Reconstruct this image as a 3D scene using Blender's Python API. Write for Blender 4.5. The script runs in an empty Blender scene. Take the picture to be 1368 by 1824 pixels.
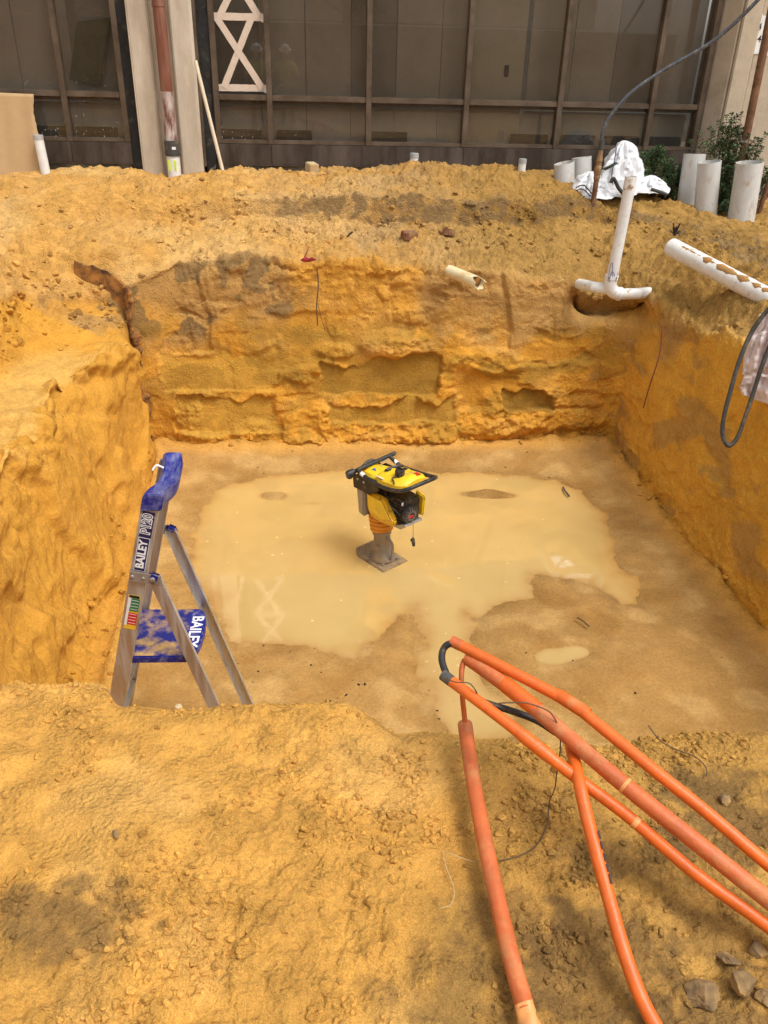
import bpy, bmesh, math, random
import numpy as np
from mathutils import Vector, Matrix
PI = math.pi
S = bpy.context.scene
COL = S.collection
# ---------------------------------------------------------------- camera, world, sun, exposure
FPX, PITCH, ROLL, EYE = 1450.0, math.radians(29.3), math.radians(1.6), 1.65
CM = (Matrix.Rotation(PI / 2 - PITCH, 3, 'X') @ Matrix.Rotation(ROLL, 3, 'Z'))
cd = bpy.data.cameras.new('camera')
cd.sensor_fit = 'VERTICAL'; cd.sensor_height = 36.0; cd.lens = 36.0 * FPX / 1824.0
cd.clip_start = 0.02; cd.clip_end = 500
cam = bpy.data.objects.new('camera', cd); COL.objects.link(cam)
cam.matrix_world = Matrix.Translation((0, 0, EYE)) @ CM.to_4x4()
S.camera = cam
SUN_EL, SUN_AZ = math.radians(62), math.radians(125)      # azimuth clockwise from +y: light comes from behind right
w = bpy.data.worlds.new('World'); S.world = w; w.use_nodes = True
nt = w.node_tree; bg = nt.nodes['Background']
sky = nt.nodes.new('ShaderNodeTexSky'); sky.sky_type = 'NISHITA'; sky.sun_disc = False
sky.sun_elevation = SUN_EL; sky.sun_rotation = SUN_AZ; sky.dust_density = 4.0; sky.air_density = 1.0
hs = nt.nodes.new('ShaderNodeHueSaturation'); hs.inputs['Saturation'].default_value = 0.12
nt.links.new(sky.outputs[0], hs.inputs['Color']); nt.links.new(hs.outputs[0], bg.inputs[0])
bg.inputs[1].default_value = 0.15
sd = bpy.data.lights.new('sun', 'SUN'); sd.energy = 1.05; sd.angle = math.radians(18); sd.color = (1.0, 0.95, 0.87)
so = bpy.data.objects.new('sun', sd); COL.objects.link(so)
sv = Vector((math.sin(SUN_AZ) * math.cos(SUN_EL), math.cos(SUN_AZ) * math.cos(SUN_EL), math.sin(SUN_EL)))
so.rotation_euler = sv.to_track_quat('Z', 'Y').to_euler(); so.location = (6, -6, 9)
S.view_settings.view_transform = 'Standard'; S.view_settings.look = 'None'; S.view_settings.gamma = 1
S.view_settings.use_curve_mapping = False
S.view_settings.exposure = 0.66
S.cycles.use_denoising = True; S.cycles.denoising_prefilter = 'NONE'; S.cycles.max_bounces = 8; S.cycles.diffuse_bounces = 4; S.cycles.transparent_max_bounces = 12
# ---------------------------------------------------------------- where a photographed point stands
def ray(px, py):
    return CM @ Vector(((px - 684) / FPX, -(py - 912) / FPX, -1))
def at(px, py, z=None, y=None, k=0.0, x=None):
    r = ray(px, py)
    if z is not None: t = (z - EYE) / r.z
    elif x is not None: t = x / r.x
    else: t = y / (r.y - k * r.x)
    return Vector((0, 0, EYE)) + r * t
def fac(px, py, off=0.0): return at(px, py, y=11.2 - off, k=.123)
# ---------------------------------------------------------------- names and labels
def tag(o, label=None, cat=None, group=None, kind=None):
    if label: o['label'] = label
    if cat: o['category'] = cat
    if group: o['group'] = group
    if kind: o['kind'] = kind
    return o
def thing(name, label, cat, loc=(0, 0, 0), rz=0.0, group=None):
    o = bpy.data.objects.new(name, None); COL.objects.link(o)
    o.location = loc; o.rotation_euler = (0, 0, rz); o.empty_display_size = .05
    return tag(o, label, cat, group)
# ---------------------------------------------------------------- materials
def nd(t, typ, **kw):
    n = t.nodes.new(typ)
    for k, v in kw.items(): setattr(n, k, v)
    return n
def ramp(t, fac_out, stops):
    r = nd(t, 'ShaderNodeValToRGB'); e = r.color_ramp.elements
    while len(e) < len(stops): e.new(.5)
    for i, (p, c) in enumerate(stops):
        e[i].position = p; e[i].color = (c[0], c[1], c[2], 1) if not isinstance(c, (int, float)) else (c, c, c, 1)
    t.links.new(fac_out, r.inputs[0]); return r.outputs[0]
def noise(t, scale, detail=4, rough=.6, coord=None, dist=0):
    n = nd(t, 'ShaderNodeTexNoise'); n.inputs['Scale'].default_value = scale
    n.inputs['Detail'].default_value = detail; n.inputs['Roughness'].default_value = rough
    n.inputs['Distortion'].default_value = dist
    t.links.new(coord if coord else nd(t, 'ShaderNodeTexCoord').outputs['Object'], n.inputs['Vector'])
    return n.outputs[0]
def mixc(t, f, a, b, mode='MIX'):
    m = nd(t, 'ShaderNodeMix', data_type='RGBA', blend_type=mode)
    for s, v in ((m.inputs[0], f), (m.inputs[6], a), (m.inputs[7], b)):
        if hasattr(v, 'is_output'): t.links.new(v, s)
        elif isinstance(v, (int, float)): s.default_value = v
        else: s.default_value = (v[0], v[1], v[2], 1)
    return m.outputs[2]
def mat(name, col, rough=.6, metal=0., dirt=None, dirt_amt=.5, dirt_scale=6., bump=.0, bscale=60., spec=.5, vary=.12, sharp=.12, coat=0., stretch=None):
    m = bpy.data.materials.new(name); m.use_nodes = True; t = m.node_tree
    p = t.nodes['Principled BSDF']
    p.inputs['Roughness'].default_value = rough; p.inputs['Metallic'].default_value = metal
    p.inputs['Specular IOR Level'].default_value = spec; p.inputs['Coat Weight'].default_value = coat
    co = nd(t, 'ShaderNodeTexCoord').outputs['Object']
    if stretch:
        mp = nd(t, 'ShaderNodeMapping'); mp.inputs['Scale'].default_value = stretch
        t.links.new(co, mp.inputs[0]); co = mp.outputs[0]
    v = ramp(t, noise(t, dirt_scale * 1.7, 5, .6, co), [(.3, 1 - vary), (.7, 1 + vary * .4)])
    c = mixc(t, 1.0, col, v, 'MULTIPLY')
    if dirt:
        n = noise(t, dirt_scale, 8, .68, co)
        th = 1 - dirt_amt
        f = ramp(t, n, [(max(0, .25 + .5 * th - sharp), 0.), (min(1, .25 + .5 * th + sharp), 1.)])
        c = mixc(t, f, c, dirt)
        rr = ramp(t, f, [(0, rough), (1, .85)]); t.links.new(rr, p.inputs['Roughness'])
        if metal:
            rm = ramp(t, f, [(0, metal), (1, 0.)]); t.links.new(rm, p.inputs['Metallic'])
    t.links.new(c, p.inputs['Base Color'])
    if bump:
        b = nd(t, 'ShaderNodeBump'); b.inputs['Strength'].default_value = bump; b.inputs['Distance'].default_value = .01
        t.links.new(noise(t, bscale, 6, .6, co), b.inputs['Height']); t.links.new(b.outputs[0], p.inputs['Normal'])
    return m
SAND = (.50, .29, .10)
M = dict(
    pvc=mat('white_pvc', (.74, .73, .70), .38, dirt=(.42, .26, .11), dirt_amt=.22, dirt_scale=7, sharp=.05),
    pvc_dirty=mat('dirty_pvc', (.54, .53, .50), .55, dirt=(.36, .23, .11), dirt_amt=.24, dirt_scale=9, sharp=.09, stretch=(1, 1, .45)),
    pvc_muddy=mat('muddy_pvc', (.74, .73, .69), .42, dirt=(.36, .19, .06), dirt_amt=.20, dirt_scale=9, sharp=.05),
    pvc_cream=mat('cream_pvc', (.72, .62, .38), .45, dirt=SAND, dirt_amt=.3),
    orange=mat('orange_conduit', (.72, .130, .012), .40, dirt=(.46, .24, .09), dirt_amt=.15, dirt_scale=13, sharp=.10, vary=.22, bump=.15, bscale=120),
    orange_faded=mat('faded_conduit', (.56, .125, .030), .5, dirt=(.50, .26, .10), dirt_amt=.26, dirt_scale=12, sharp=.14, vary=.25, bump=.2, bscale=120),
    orange_dark=mat('dark_orange_conduit', (.50, .11, .025), .5, dirt=(.3, .16, .07), dirt_amt=.3, dirt_scale=16),
    scorched=mat('heat_faded_conduit', (.76, .31, .09), .5, dirt=(.5, .3, .14), dirt_amt=.2),
    black=mat('black_plastic', (.018, .018, .018), .5, dirt=(.20, .13, .06), dirt_amt=.2, dirt_scale=14),
    rubber=mat('grey_rubber', (.05, .052, .05), .6, dirt=(.2, .15, .09), dirt_amt=.26, dirt_scale=12),
    alu=mat('aluminium', (.62, .60, .56), .36, .85, dirt=(.42, .36, .27), dirt_amt=.25, dirt_scale=5, sharp=.2, stretch=(6, 6, .5)),
    blue=mat('blue_plastic', (.012, .017, .19), .40, dirt=(.30, .29, .36), dirt_amt=.18, dirt_scale=22, sharp=.16),
    blue_dusty=mat('dusty_blue_plastic', (.015, .02, .19), .5, dirt=(.50, .31, .11), dirt_amt=.44, dirt_scale=6, sharp=.07),
    navy=mat('navy_sticker', (.02, .016, .075), .45),
    white=mat('white_print', (.82, .82, .82), .5),
    green=mat('green_print', (.02, .18, .07), .5), red=mat('red_print', (.55, .02, .02), .5),
    yellow_print=mat('yellow_print', (.75, .47, .03), .5), yellow_rust=mat('ochre_print', (.6, .35, .03), .5),
    yellow=mat('yellow_paint', (.83, .56, .02), .36, dirt=(.38, .25, .10), dirt_amt=.16, dirt_scale=9, sharp=.08, coat=.2),
    yellow_mud=mat('muddy_yellow_paint', (.74, .42, .015), .42, dirt=(.17, .10, .03), dirt_amt=.27, dirt_scale=20, sharp=.05),
    bellows=mat('orange_bellows', (.70, .29, .012), .5, dirt=(.25, .13, .03), dirt_amt=.2, dirt_scale=12),
    steel_mud=mat('muddy_steel', (.25, .23, .19), .5, .4, dirt=(.30, .20, .10), dirt_amt=.5, dirt_scale=12, bump=.3),
    beige_panel=mat('dusty_grey_panel', (.33, .29, .22), .5, dirt=(.38, .27, .14), dirt_amt=.3),
    dark_metal=mat('dark_engine', (.02, .02, .021), .42, .3, dirt=(.16, .11, .06), dirt_amt=.28, dirt_scale=30),
    grey_metal=mat('grey_metal', (.4, .39, .37), .4, .7, dirt=(.3, .2, .1), dirt_amt=.3),
    shoe=mat('muddy_shoe', (.20, .13, .07), .7, dirt=(.36, .25, .13), dirt_amt=.5, dirt_scale=14, bump=.4),
    concrete=mat('grey_concrete', (.60, .52, .41), .85, dirt=(.34, .26, .17), dirt_amt=.26, dirt_scale=3.5, sharp=.2, bump=.3, bscale=40, stretch=(1, 1, .3)),
    beige_wall=mat('beige_concrete', (.50, .41, .30), .85, dirt=(.33, .26, .18), dirt_amt=.2, dirt_scale=4, sharp=.15, bump=.3, bscale=70),
    raw_concrete=mat('stained_concrete', (.20, .19, .16), .9, dirt=(.05, .05, .045), dirt_amt=.45, dirt_scale=5, bump=.5, bscale=30, stretch=(1, 1, 2)),
    bronze=mat('bronze_aluminium', (.075, .050, .030), .42, .35, dirt=(.17, .12, .08), dirt_amt=.3, dirt_scale=3, sharp=.25),
    bronze_dark=mat('brown_sill_panel', (.040, .027, .020), .45, .2, dirt=(.12, .09, .07), dirt_amt=.3, dirt_scale=4, sharp=.2, stretch=(1, 1, .25)),
    membrane=mat('black_membrane', (.014, .013, .012), .75, bump=.8, bscale=18, dirt=(.12, .1, .07), dirt_amt=.16),
    copper=mat('brown_downpipe', (.20, .065, .035), .4, .3, dirt=(.30, .17, .11), dirt_amt=.26, dirt_scale=5, sharp=.2, stretch=(3, 3, .35)),
    rust=mat('rusty_steel', (.13, .055, .025), .75, .2, dirt=(.22, .11, .05), dirt_amt=.5, dirt_scale=12, bump=.5),
    rust_soil=mat('rust_crusted_edge', (.06, .025, .012), .9, dirt=(.40, .17, .03), dirt_amt=.5, dirt_scale=7, sharp=.12, bump=1., bscale=25),
    brass=mat('weathered_brass', (.34, .21, .10), .5, .6, dirt=(.2, .12, .06), dirt_amt=.4, dirt_scale=30),
    dimcard=mat('faded_card', (.16, .13, .05), .9), card=mat('cardboard', (.46, .30, .15), .9, vary=.06),
    timber=mat('pale_timber', (.70, .60, .43), .7),
    brick=mat('red_brick', (.20, .075, .04), .9, dirt=(.40, .25, .10), dirt_amt=.35, dirt_scale=12, bump=.6),
    paleblock=mat('pale_block', (.52, .40, .23), .9, bump=.5, dirt=SAND, dirt_amt=.3),
    stone=mat('grey_stone', (.12, .078, .042), .9, dirt=(.36, .215, .075), dirt_amt=.55, dirt_scale=9, bump=.8, bscale=30),
    tape=mat('brown_tape', (.66, .54, .43), .28, vary=.1, dirt_scale=14), tape_shine=mat('shiny_tape_end', (.8, .78, .74), .15),
    bag=mat('white_woven_bag', (.70, .71, .73), .6, dirt=(.45, .33, .2), dirt_amt=.12, dirt_scale=5),
    cloth=mat('dusty_pink_cloth', (.72, .62, .60), .8, dirt=(.42, .28, .15), dirt_amt=.22, dirt_scale=6),
    leaf=mat('green_leaf', (.045, .10, .028), .5, vary=.5, dirt_scale=3), leaf_light=mat('young_leaf', (.10, .17, .05), .5, vary=.4, dirt_scale=3),
    twig=mat('brown_twig', (.10, .06, .03), .8), redplastic=mat('red_plastic', (.36, .025, .035), .4),
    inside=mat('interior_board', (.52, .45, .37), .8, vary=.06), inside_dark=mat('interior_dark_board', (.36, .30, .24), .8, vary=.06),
    cream=mat('cream_door', (.60, .53, .40), .6, vary=.05), heater=mat('dark_box', (.012, .011, .010), .7),
    neon=mat('neon_marker', (.62, .80, .02), .6), paper=mat('paper', (.80, .80, .78), .7),
    ink=mat('black_ink', (.01, .01, .012), .6), blueink=mat('blue_ink', (.04, .07, .22), .6), cap=mat('grey_end_cap', (.40, .40, .39), .5),
    string=mat('pale_string', (.50, .38, .20), .8), hivis=mat('hi_vis_cloth', (.42, .62, .05), .8), skin=mat('skin', (.45, .27, .18), .55),
    helmet=mat('white_helmet', (.8, .8, .8), .3), trouser=mat('dark_trousers', (.03, .035, .05), .85),
    bark=mat('bark', (.11, .08, .055), .9, bump=.8, bscale=12), plaster=mat('pale_facade', (.66, .58, .46), .85), darkglass=mat('dark_window', (.02, .022, .025), .12),
)
def glass_mat():
    m = bpy.data.materials.new('tinted_glass'); m.use_nodes = True; t = m.node_tree
    for n in list(t.nodes):
        if n.type != 'OUTPUT_MATERIAL': t.nodes.remove(n)
    out = [n for n in t.nodes if n.type == 'OUTPUT_MATERIAL'][0]
    tr = nd(t, 'ShaderNodeBsdfTransparent'); tr.inputs[0].default_value = (.80, .76, .70, 1)
    gl = nd(t, 'ShaderNodeBsdfGlossy'); gl.inputs['Roughness'].default_value = .012; gl.inputs[0].default_value = (.9, .88, .84, 1)
    fr = nd(t, 'ShaderNodeFresnel'); fr.inputs[0].default_value = 1.62
    mx = nd(t, 'ShaderNodeMixShader')
    t.links.new(fr.outputs[0], mx.inputs[0]); t.links.new(tr.outputs[0], mx.inputs[1]); t.links.new(gl.outputs[0], mx.inputs[2])
    # dried splashes of pale mud low on the panes
    df = nd(t, 'ShaderNodeBsdfDiffuse'); df.inputs[0].default_value = (.62, .56, .46, 1)
    co = nd(t, 'ShaderNodeTexCoord').outputs['Object']
    mp = nd(t, 'ShaderNodeMapping'); mp.inputs['Scale'].default_value = (1, 1, .55); t.links.new(co, mp.inputs[0])
    vo = nd(t, 'ShaderNodeTexVoronoi'); vo.inputs['Scale'].default_value = 60; vo.inputs['Randomness'].default_value = 1
    t.links.new(mp.outputs[0], vo.inputs['Vector'])
    sep = nd(t, 'ShaderNodeSeparateXYZ'); t.links.new(co, sep.inputs[0])
    def band(sock, a, b):
        mr = nd(t, 'ShaderNodeMapRange'); mr.inputs['From Min'].default_value = a; mr.inputs['From Max'].default_value = b
        t.links.new(sock, mr.inputs[0]); return mr.outputs[0]
    def mul(a, b):
        q = nd(t, 'ShaderNodeMath', operation='MULTIPLY')
        for i, v in enumerate((a, b)):
            if isinstance(v, float): q.inputs[i].default_value = v
            else: t.links.new(v, q.inputs[i])
        return q.outputs[0]
    low = band(sep.outputs['Z'], 1.9, .7); left = band(sep.outputs['X'], .2, -2.3)
    rad = mul(mul(low, left), .36)
    wn = nd(t, 'ShaderNodeTexWhiteNoise'); t.links.new(vo.outputs['Position'], wn.inputs[0])
    wp = nd(t, 'ShaderNodeMath', operation='POWER'); wp.inputs[1].default_value = 3.5; t.links.new(wn.outputs[0], wp.inputs[0]); rad = mul(rad, wp.outputs[0])
    lt = nd(t, 'ShaderNodeMath', operation='LESS_THAN'); t.links.new(vo.outputs['Distance'], lt.inputs[0]); t.links.new(rad, lt.inputs[1])
    film = ramp(t, noise(t, 1.3, 5, .6, co), [(.3, .015), (.75, .06)])      # a thin film of dust
    ad = nd(t, 'ShaderNodeMath', operation='MAXIMUM'); t.links.new(mul(lt.outputs[0], .75), ad.inputs[0]); t.links.new(film, ad.inputs[1])
    m2 = nd(t, 'ShaderNodeMixShader'); t.links.new(ad.outputs[0], m2.inputs[0]); t.links.new(mx.outputs[0], m2.inputs[1]); t.links.new(df.outputs[0], m2.inputs[2])
    t.links.new(m2.outputs[0], out.inputs[0]); return m
M['glass'] = glass_mat()
M['blind'] = mat('pale_blind', (.62, .57, .50), .8, vary=.08)
M['brown_facade'] = mat('brown_facade', (.16, .12, .09), .85)
# ---------------------------------------------------------------- mesh builder
def basis(d):
    d = Vector(d).normalized(); u = Vector((0, 0, 1)) if abs(d.z) < .95 else Vector((1, 0, 0))
    a = d.cross(u).normalized(); return a, a.cross(d).normalized(), d
class MB:
    def __init__(s): s.v = []; s.f = []
    def add(s, vs, fs):
        o = len(s.v); s.v += [tuple(p) for p in vs]; s.f += [tuple(i + o for i in f) for f in fs]; return s
    def box(s, c, size, R=None, taper=1.0):
        x, y, z = (q / 2 for q in size); c = Vector(c); vs = []
        for k in (-1, 1):
            q = taper if k > 0 else 1
            for (i, j) in ((-1, -1), (1, -1), (1, 1), (-1, 1)):
                p = Vector((i * x * q, j * y * q, k * z)); vs.append(c + (R @ p if R else p))
        return s.add(vs, [(3, 2, 1, 0), (4, 5, 6, 7), (0, 1, 5, 4), (1, 2, 6, 5), (2, 3, 7, 6), (3, 0, 4, 7)])
    def beam(s, a, b, wd, dp, side=None):            # rectangular bar from a to b; 'side' = direction of its width
        a, b = Vector(a), Vector(b); d = (b - a).normalized()
        u = (Vector(side) - d * d.dot(Vector(side))).normalized() if side else basis(d)[0]
        v = d.cross(u); vs = []
        for p in (a, b):
            for (i, j) in ((-1, -1), (1, -1), (1, 1), (-1, 1)): vs.append(p + u * (i * wd / 2) + v * (j * dp / 2))
        return s.add(vs, [(3, 2, 1, 0), (4, 5, 6, 7), (0, 1, 5, 4), (1, 2, 6, 5), (2, 3, 7, 6), (3, 0, 4, 7)])
    def tube(s, path, r, n=14, caps=True, hollow=0.0):
        P = [Vector(p) for p in path]; rs = r if isinstance(r, (list, tuple)) else [r] * len(P)
        a = None; rings = []
        for i, p in enumerate(P):
            d = (P[min(i + 1, len(P) - 1)] - P[max(i - 1, 0)]).normalized()
            if a is None: a = basis(d)[0]
            a = (a - d * a.dot(d)).normalized(); b = d.cross(a)
            rings.append([p + (a * math.cos(2 * PI * k / n) + b * math.sin(2 * PI * k / n)) * rs[i] for k in range(n)])
        if hollow:
            inner = []
            for i, ring in enumerate(rings): inner.append([P[i] + (q - P[i]) * hollow for q in ring])
            rings = [rings[0]] + rings[1:] + inner[::-1]; rings.append(rings[0])
        vs = [q for ring in rings for q in ring]; fs = []
        for i in range(len(rings) - 1):
            for k in range(n): fs.append((i * n + k, i * n + (k + 1) % n, (i + 1) * n + (k + 1) % n, (i + 1) * n + k))
        if caps and not hollow: fs += [tuple(range(n))[::-1], tuple(range(len(vs) - n, len(vs)))]
        return s.add(vs, fs)
    def prism(s, poly, ax0, ax1, ext, org=(0, 0, 0)):   # 2-D outline in ax0/ax1, extruded by the vector ext
        o, u, v, e = Vector(org), Vector(ax0), Vector(ax1), Vector(ext); n = len(poly)
        vs = [o + u * a + v * b for a, b in poly] + [o + u * a + v * b + e for a, b in poly]
        fs = [tuple(range(n))[::-1], tuple(range(n, 2 * n))] + [(i, (i + 1) % n, n + (i + 1) % n, n + i) for i in range(n)]
        return s.add(vs, fs)
    def ball(s, c, r, sc=(1, 1, 1), nu=14, nv=8, R=None):
        c = Vector(c); vs = []; fs = []
        for i in range(nv + 1):
            th = PI * i / nv
            for k in range(nu):
                p = Vector((math.sin(th) * math.cos(2 * PI * k / nu) * sc[0], math.sin(th) * math.sin(2 * PI * k / nu) * sc[1], math.cos(th) * sc[2])) * r
                vs.append(c + (R @ p if R else p))
        for i in range(nv):
            for k in range(nu): fs.append((i * nu + k, (i + 1) * nu + k, (i + 1) * nu + (k + 1) % nu, i * nu + (k + 1) % nu))
        return s.add(vs, fs)
    def build(s, name, m, parent=None, bevel=0.0, angle=35, seg=2):
        me = bpy.data.meshes.new(name); me.from_pydata(s.v, [], s.f); me.update()
        bm = bmesh.new(); bm.from_mesh(me); bmesh.ops.remove_doubles(bm, verts=bm.verts, dist=1e-6)
        bmesh.ops.recalc_face_normals(bm, faces=bm.faces)
        if bevel:
            ed = [e for e in bm.edges if len(e.link_faces) == 2 and e.calc_face_angle(0) > math.radians(30)]
            bmesh.ops.bevel(bm, geom=ed, offset=bevel, segments=seg, affect='EDGES', clamp_overlap=True)
        bm.to_mesh(me); bm.free()
        me.materials.append(m)
        for p in me.polygons: p.use_smooth = True
        me.set_sharp_from_angle(angle=math.radians(angle))
        o = bpy.data.objects.new(name, me); COL.objects.link(o)
        if parent: o.parent = parent
        return o
def smooth_path(pts, n=8):
    P = [Vector(p) for p in pts]; out = []
    for i in range(len(P) - 1):
        p0, p1, p2, p3 = P[max(i - 1, 0)], P[i], P[i + 1], P[min(i + 2, len(P) - 1)]
        for k in range(n):
            t = k / n
            out.append(.5 * ((2 * p1) + (p2 - p0) * t + (2 * p0 - 5 * p1 + 4 * p2 - p3) * t * t + (3 * p1 - p0 - 3 * p2 + p3) * t ** 3))
    out.append(P[-1]); return out
def lettering(name, txt, size, m, parent, mtx, bold=0.0, sx=1.0, ext=.0008):
    cu = bpy.data.curves.new(name, 'FONT'); cu.body = txt; cu.size = size; cu.extrude = ext; cu.offset = bold
    cu.align_x = 'CENTER'; cu.align_y = 'CENTER'
    tmp = bpy.data.objects.new(name, cu); COL.objects.link(tmp)
    dg = bpy.context.evaluated_depsgraph_get(); me = bpy.data.meshes.new_from_object(tmp.evaluated_get(dg))
    bpy.data.objects.remove(tmp); bpy.data.curves.remove(cu)
    me.transform(mtx @ Matrix.Diagonal((sx, 1, 1, 1))); me.materials.clear(); me.materials.append(m); me.name = name
    o = bpy.data.objects.new(name, me); COL.objects.link(o); o.parent = parent
    return o
# ---------------------------------------------------------------- numpy noise
_r = np.random.RandomState(7)
PERM = _r.permutation(256).astype(np.int32); PERM = np.concatenate([PERM, PERM, PERM])
G3 = _r.normal(size=(256, 3)).astype(np.float32); G3 /= np.linalg.norm(G3, axis=1)[:, None]
def perlin(p):
    p = p.astype(np.float32); i = np.floor(p).astype(np.int32); f = p - i; i &= 255
    u = f * f * f * (f * (f * 6 - 15) + 10); r = 0
    for dx in (0, 1):
        wx = u[:, 0] if dx else 1 - u[:, 0]; hx = PERM[i[:, 0] + dx]
        for dy in (0, 1):
            wy = wx * (u[:, 1] if dy else 1 - u[:, 1]); hy = PERM[hx + i[:, 1] + dy]
            for dz in (0, 1):
                wz = wy * (u[:, 2] if dz else 1 - u[:, 2]); g = G3[PERM[hy + i[:, 2] + dz]]
                r = r + wz * (g[:, 0] * (f[:, 0] - dx) + g[:, 1] * (f[:, 1] - dy) + g[:, 2] * (f[:, 2] - dz))
    return r * 1.5
def fbm(p, oct=4, gain=.5):
    a, s, r = 1., 1., 0
    for k in range(oct): r = r + a * perlin(p * s + 17.3 * k); a *= gain; s *= 2.03
    return r
def clod(p, cell, dens=.5, rmin=.2, rmax=.5):       # half-buried lumps: height of a spherical cap, 2-D cells
    q = p / cell; i0 = np.floor(q).astype(np.int32); best = np.zeros(len(p), np.float32)
    for dx in (-1, 0, 1):
        for dy in (-1, 0, 1):
            i = i0 + np.array([dx, dy]); h = PERM[(PERM[i[:, 0] & 255] + i[:, 1]) & 255]
            jx = PERM[h + 1] / 255.; jy = PERM[h + 2] / 255.; pr = PERM[h + 3] / 255.; rr = PERM[h + 4] / 255.; an = PERM[h + 5] / 255. * 6.28
            r = np.where(pr < dens, rmin + (rmax - rmin) * rr ** 2, 0)
            ddx = q[:, 0] - i[:, 0] - jx; ddy = q[:, 1] - i[:, 1] - jy
            ca, sa = np.cos(an), np.sin(an); ex = (ca * ddx + sa * ddy); ey = (-sa * ddx + ca * ddy) * (1.1 + rr)
            best = np.maximum(best, np.sqrt(np.maximum(0, r * r - ex * ex - ey * ey)))
    return best * cell
def sstep(a, b, x): t = np.clip((x - a) / (b - a), 0, 1); return t * t * (3 - 2 * t)
# ================================================================ THE GROUND: flat lip, pit, bench, spoil bank
ZW = -2.27                                             # the water's level
pud_px = [(344, 982), (361, 914), (394, 871), (475, 845), (562, 842), (660, 838), (764, 840), (858, 845), (926, 851), (993, 855), (1040, 881), (1074, 914),
          (1094, 968), (1104, 1015), (1134, 1076), (1107, 1072), (1074, 1049), (1013, 1032), (963, 1029), (939, 1056), (879, 1083), (852, 1116), (831, 1157),
          (865, 1210), (900, 1260), (926, 1310), (811, 1318), (778, 1271), (774, 1183), (751, 1116), (744, 1076), (710, 1096), (677, 1136), (630, 1157), (655, 1186),
          (600, 1166), (549, 1157), (468, 1147), (408, 1143), (381, 1103), (354, 1049)]
PUD = np.array([at(x, y, z=ZW)[:2] for x, y in pud_px], np.float32)
def poly_sd(p, poly):
    d = np.full(len(p), 1e9, np.float32); ins = np.zeros(len(p), bool); n = len(poly)
    for k in range(n):
        a, b = poly[k], poly[(k + 1) % n]; e = b - a; wv = p - a
        t = np.clip((wv @ e) / (e @ e + 1e-9), 0, 1)[:, None]; d = np.minimum(d, ((wv - e * t) ** 2).sum(1))
        c = ((a[1] <= p[:, 1]) != (b[1] <= p[:, 1])) & (p[:, 0] < e[0] * (p[:, 1] - a[1]) / (e[1] if abs(e[1]) > 1e-9 else 1e-9) + a[0])
        ins ^= c
    d = np.sqrt(d); return np.where(ins, -d, d)
def gauss(p, px, py, rx, ry, z=ZW):
    c = at(px, py, z=z); return np.exp(-((p[:, 0] - c.x) / rx) ** 2 - ((p[:, 1] - c.y) / ry) ** 2)
def floor_z(p):
    sdv = poly_sd(p, PUD); p3 = np.column_stack([p, np.zeros(len(p))])
    h = ZW + np.where(sdv > 0, .055 * np.tanh(sdv / .75), .10 * np.tanh(sdv / .9))
    h = h + .010 * fbm(p3 * 2.0, 3) + .0035 * fbm(p3 * 8, 3) + .0014 * fbm(p3 * 26 + 5, 3)
    h = h + .085 * gauss(p, 490, 884, .16, .10) + .11 * gauss(p, 872, 882, .30, .09) + .06 * gauss(p, 560, 897, .25, .08) + .02 * gauss(p, 425, 1050, .25, .2)
    h = h - .060 * gauss(p, 985, 1170, .17, .13) - .062 * gauss(p, 1033, 1160, .12, .10) + .02 * gauss(p, 822, 1085, .10, .2)
    return h
K = []                                                 # columns of the loft: (F, A, B, R, O1..O6)
def col(*p): K.append(p)
col((-1.55, 2.2, ZW), (-1.75, 2.05, -1.5), (-1.85, 1.98, -.7), (-1.9, 1.9, -.02), (-2.1, 1.65, .0), (-2.3, 1.35, 0), (-2.6, 1.05, 0), (-3, .6, 0), (-4, -.5, 0), (-10, -7, 0))
col((-1.85, 3.6, ZW), (-2.3, 3.9, -.8), (-3.1, 3.9, -.74), (-3.5, 3.9, -.15), (-3.9, 3.8, 0), (-4.3, 3.6, 0), (-5, 3.4, 0), (-6, 3, 0), (-8, 2.5, 0), (-14, 2, 0))
col((-1.96, 4.5, ZW), (-2.58, 5.05, -.78), (-3.4, 5.0, -.75), (-3.9, 5.0, -.25), (-4.3, 5, -.1), (-4.8, 5, -.05), (-5.4, 5, 0), (-6.5, 5, 0), (-9, 5, 0), (-14, 5, 0))
col((-2.05, 5.2, ZW), (-2.46, 5.4, -.80), (-3.2, 5.7, -.77), (-3.8, 6.1, -.30), (-4.2, 6.3, -.12), (-4.8, 6.6, -.05), (-5.4, 6.9, 0), (-6.5, 7.2, 0), (-9, 7.6, 0), (-14, 8, .1))
col((-2.25, 6.5, ZW), (-2.82, 6.45, -.84), (-3.25, 7.0, -.80), (-3.55, 7.9, -.48), (-3.8, 8.35, -.16), (-4.5, 8.6, -.06), (-5.2, 9.1, 0), (-6.2, 9.5, .1), (-9, 10, .2), (-14, 11, .3))
col((-2.45, 7.6, ZW), (-2.52, 7.75, -.86), (-2.85, 8.0, -.80), (-3.1, 8.33, -.68), (-3.25, 8.52, -.20), (-3.7, 9.3, -.05), (-4.0, 9.45, .12), (-4.6, 10.0, .30), (-5.0, 10.5, .32), (-9, 12.5, .32))
col((-2.62, 8.34, ZW), (-2.68, 8.37, -1.6), (-2.71, 8.40, -.9), (-2.78, 8.44, -.58), (-2.84, 8.56, -.22), (-2.9, 9.48, -.02), (-2.95, 9.6, .15), (-3.1, 10.15, .31), (-3.2, 10.72, .32), (-4, 12.8, .32))
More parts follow.
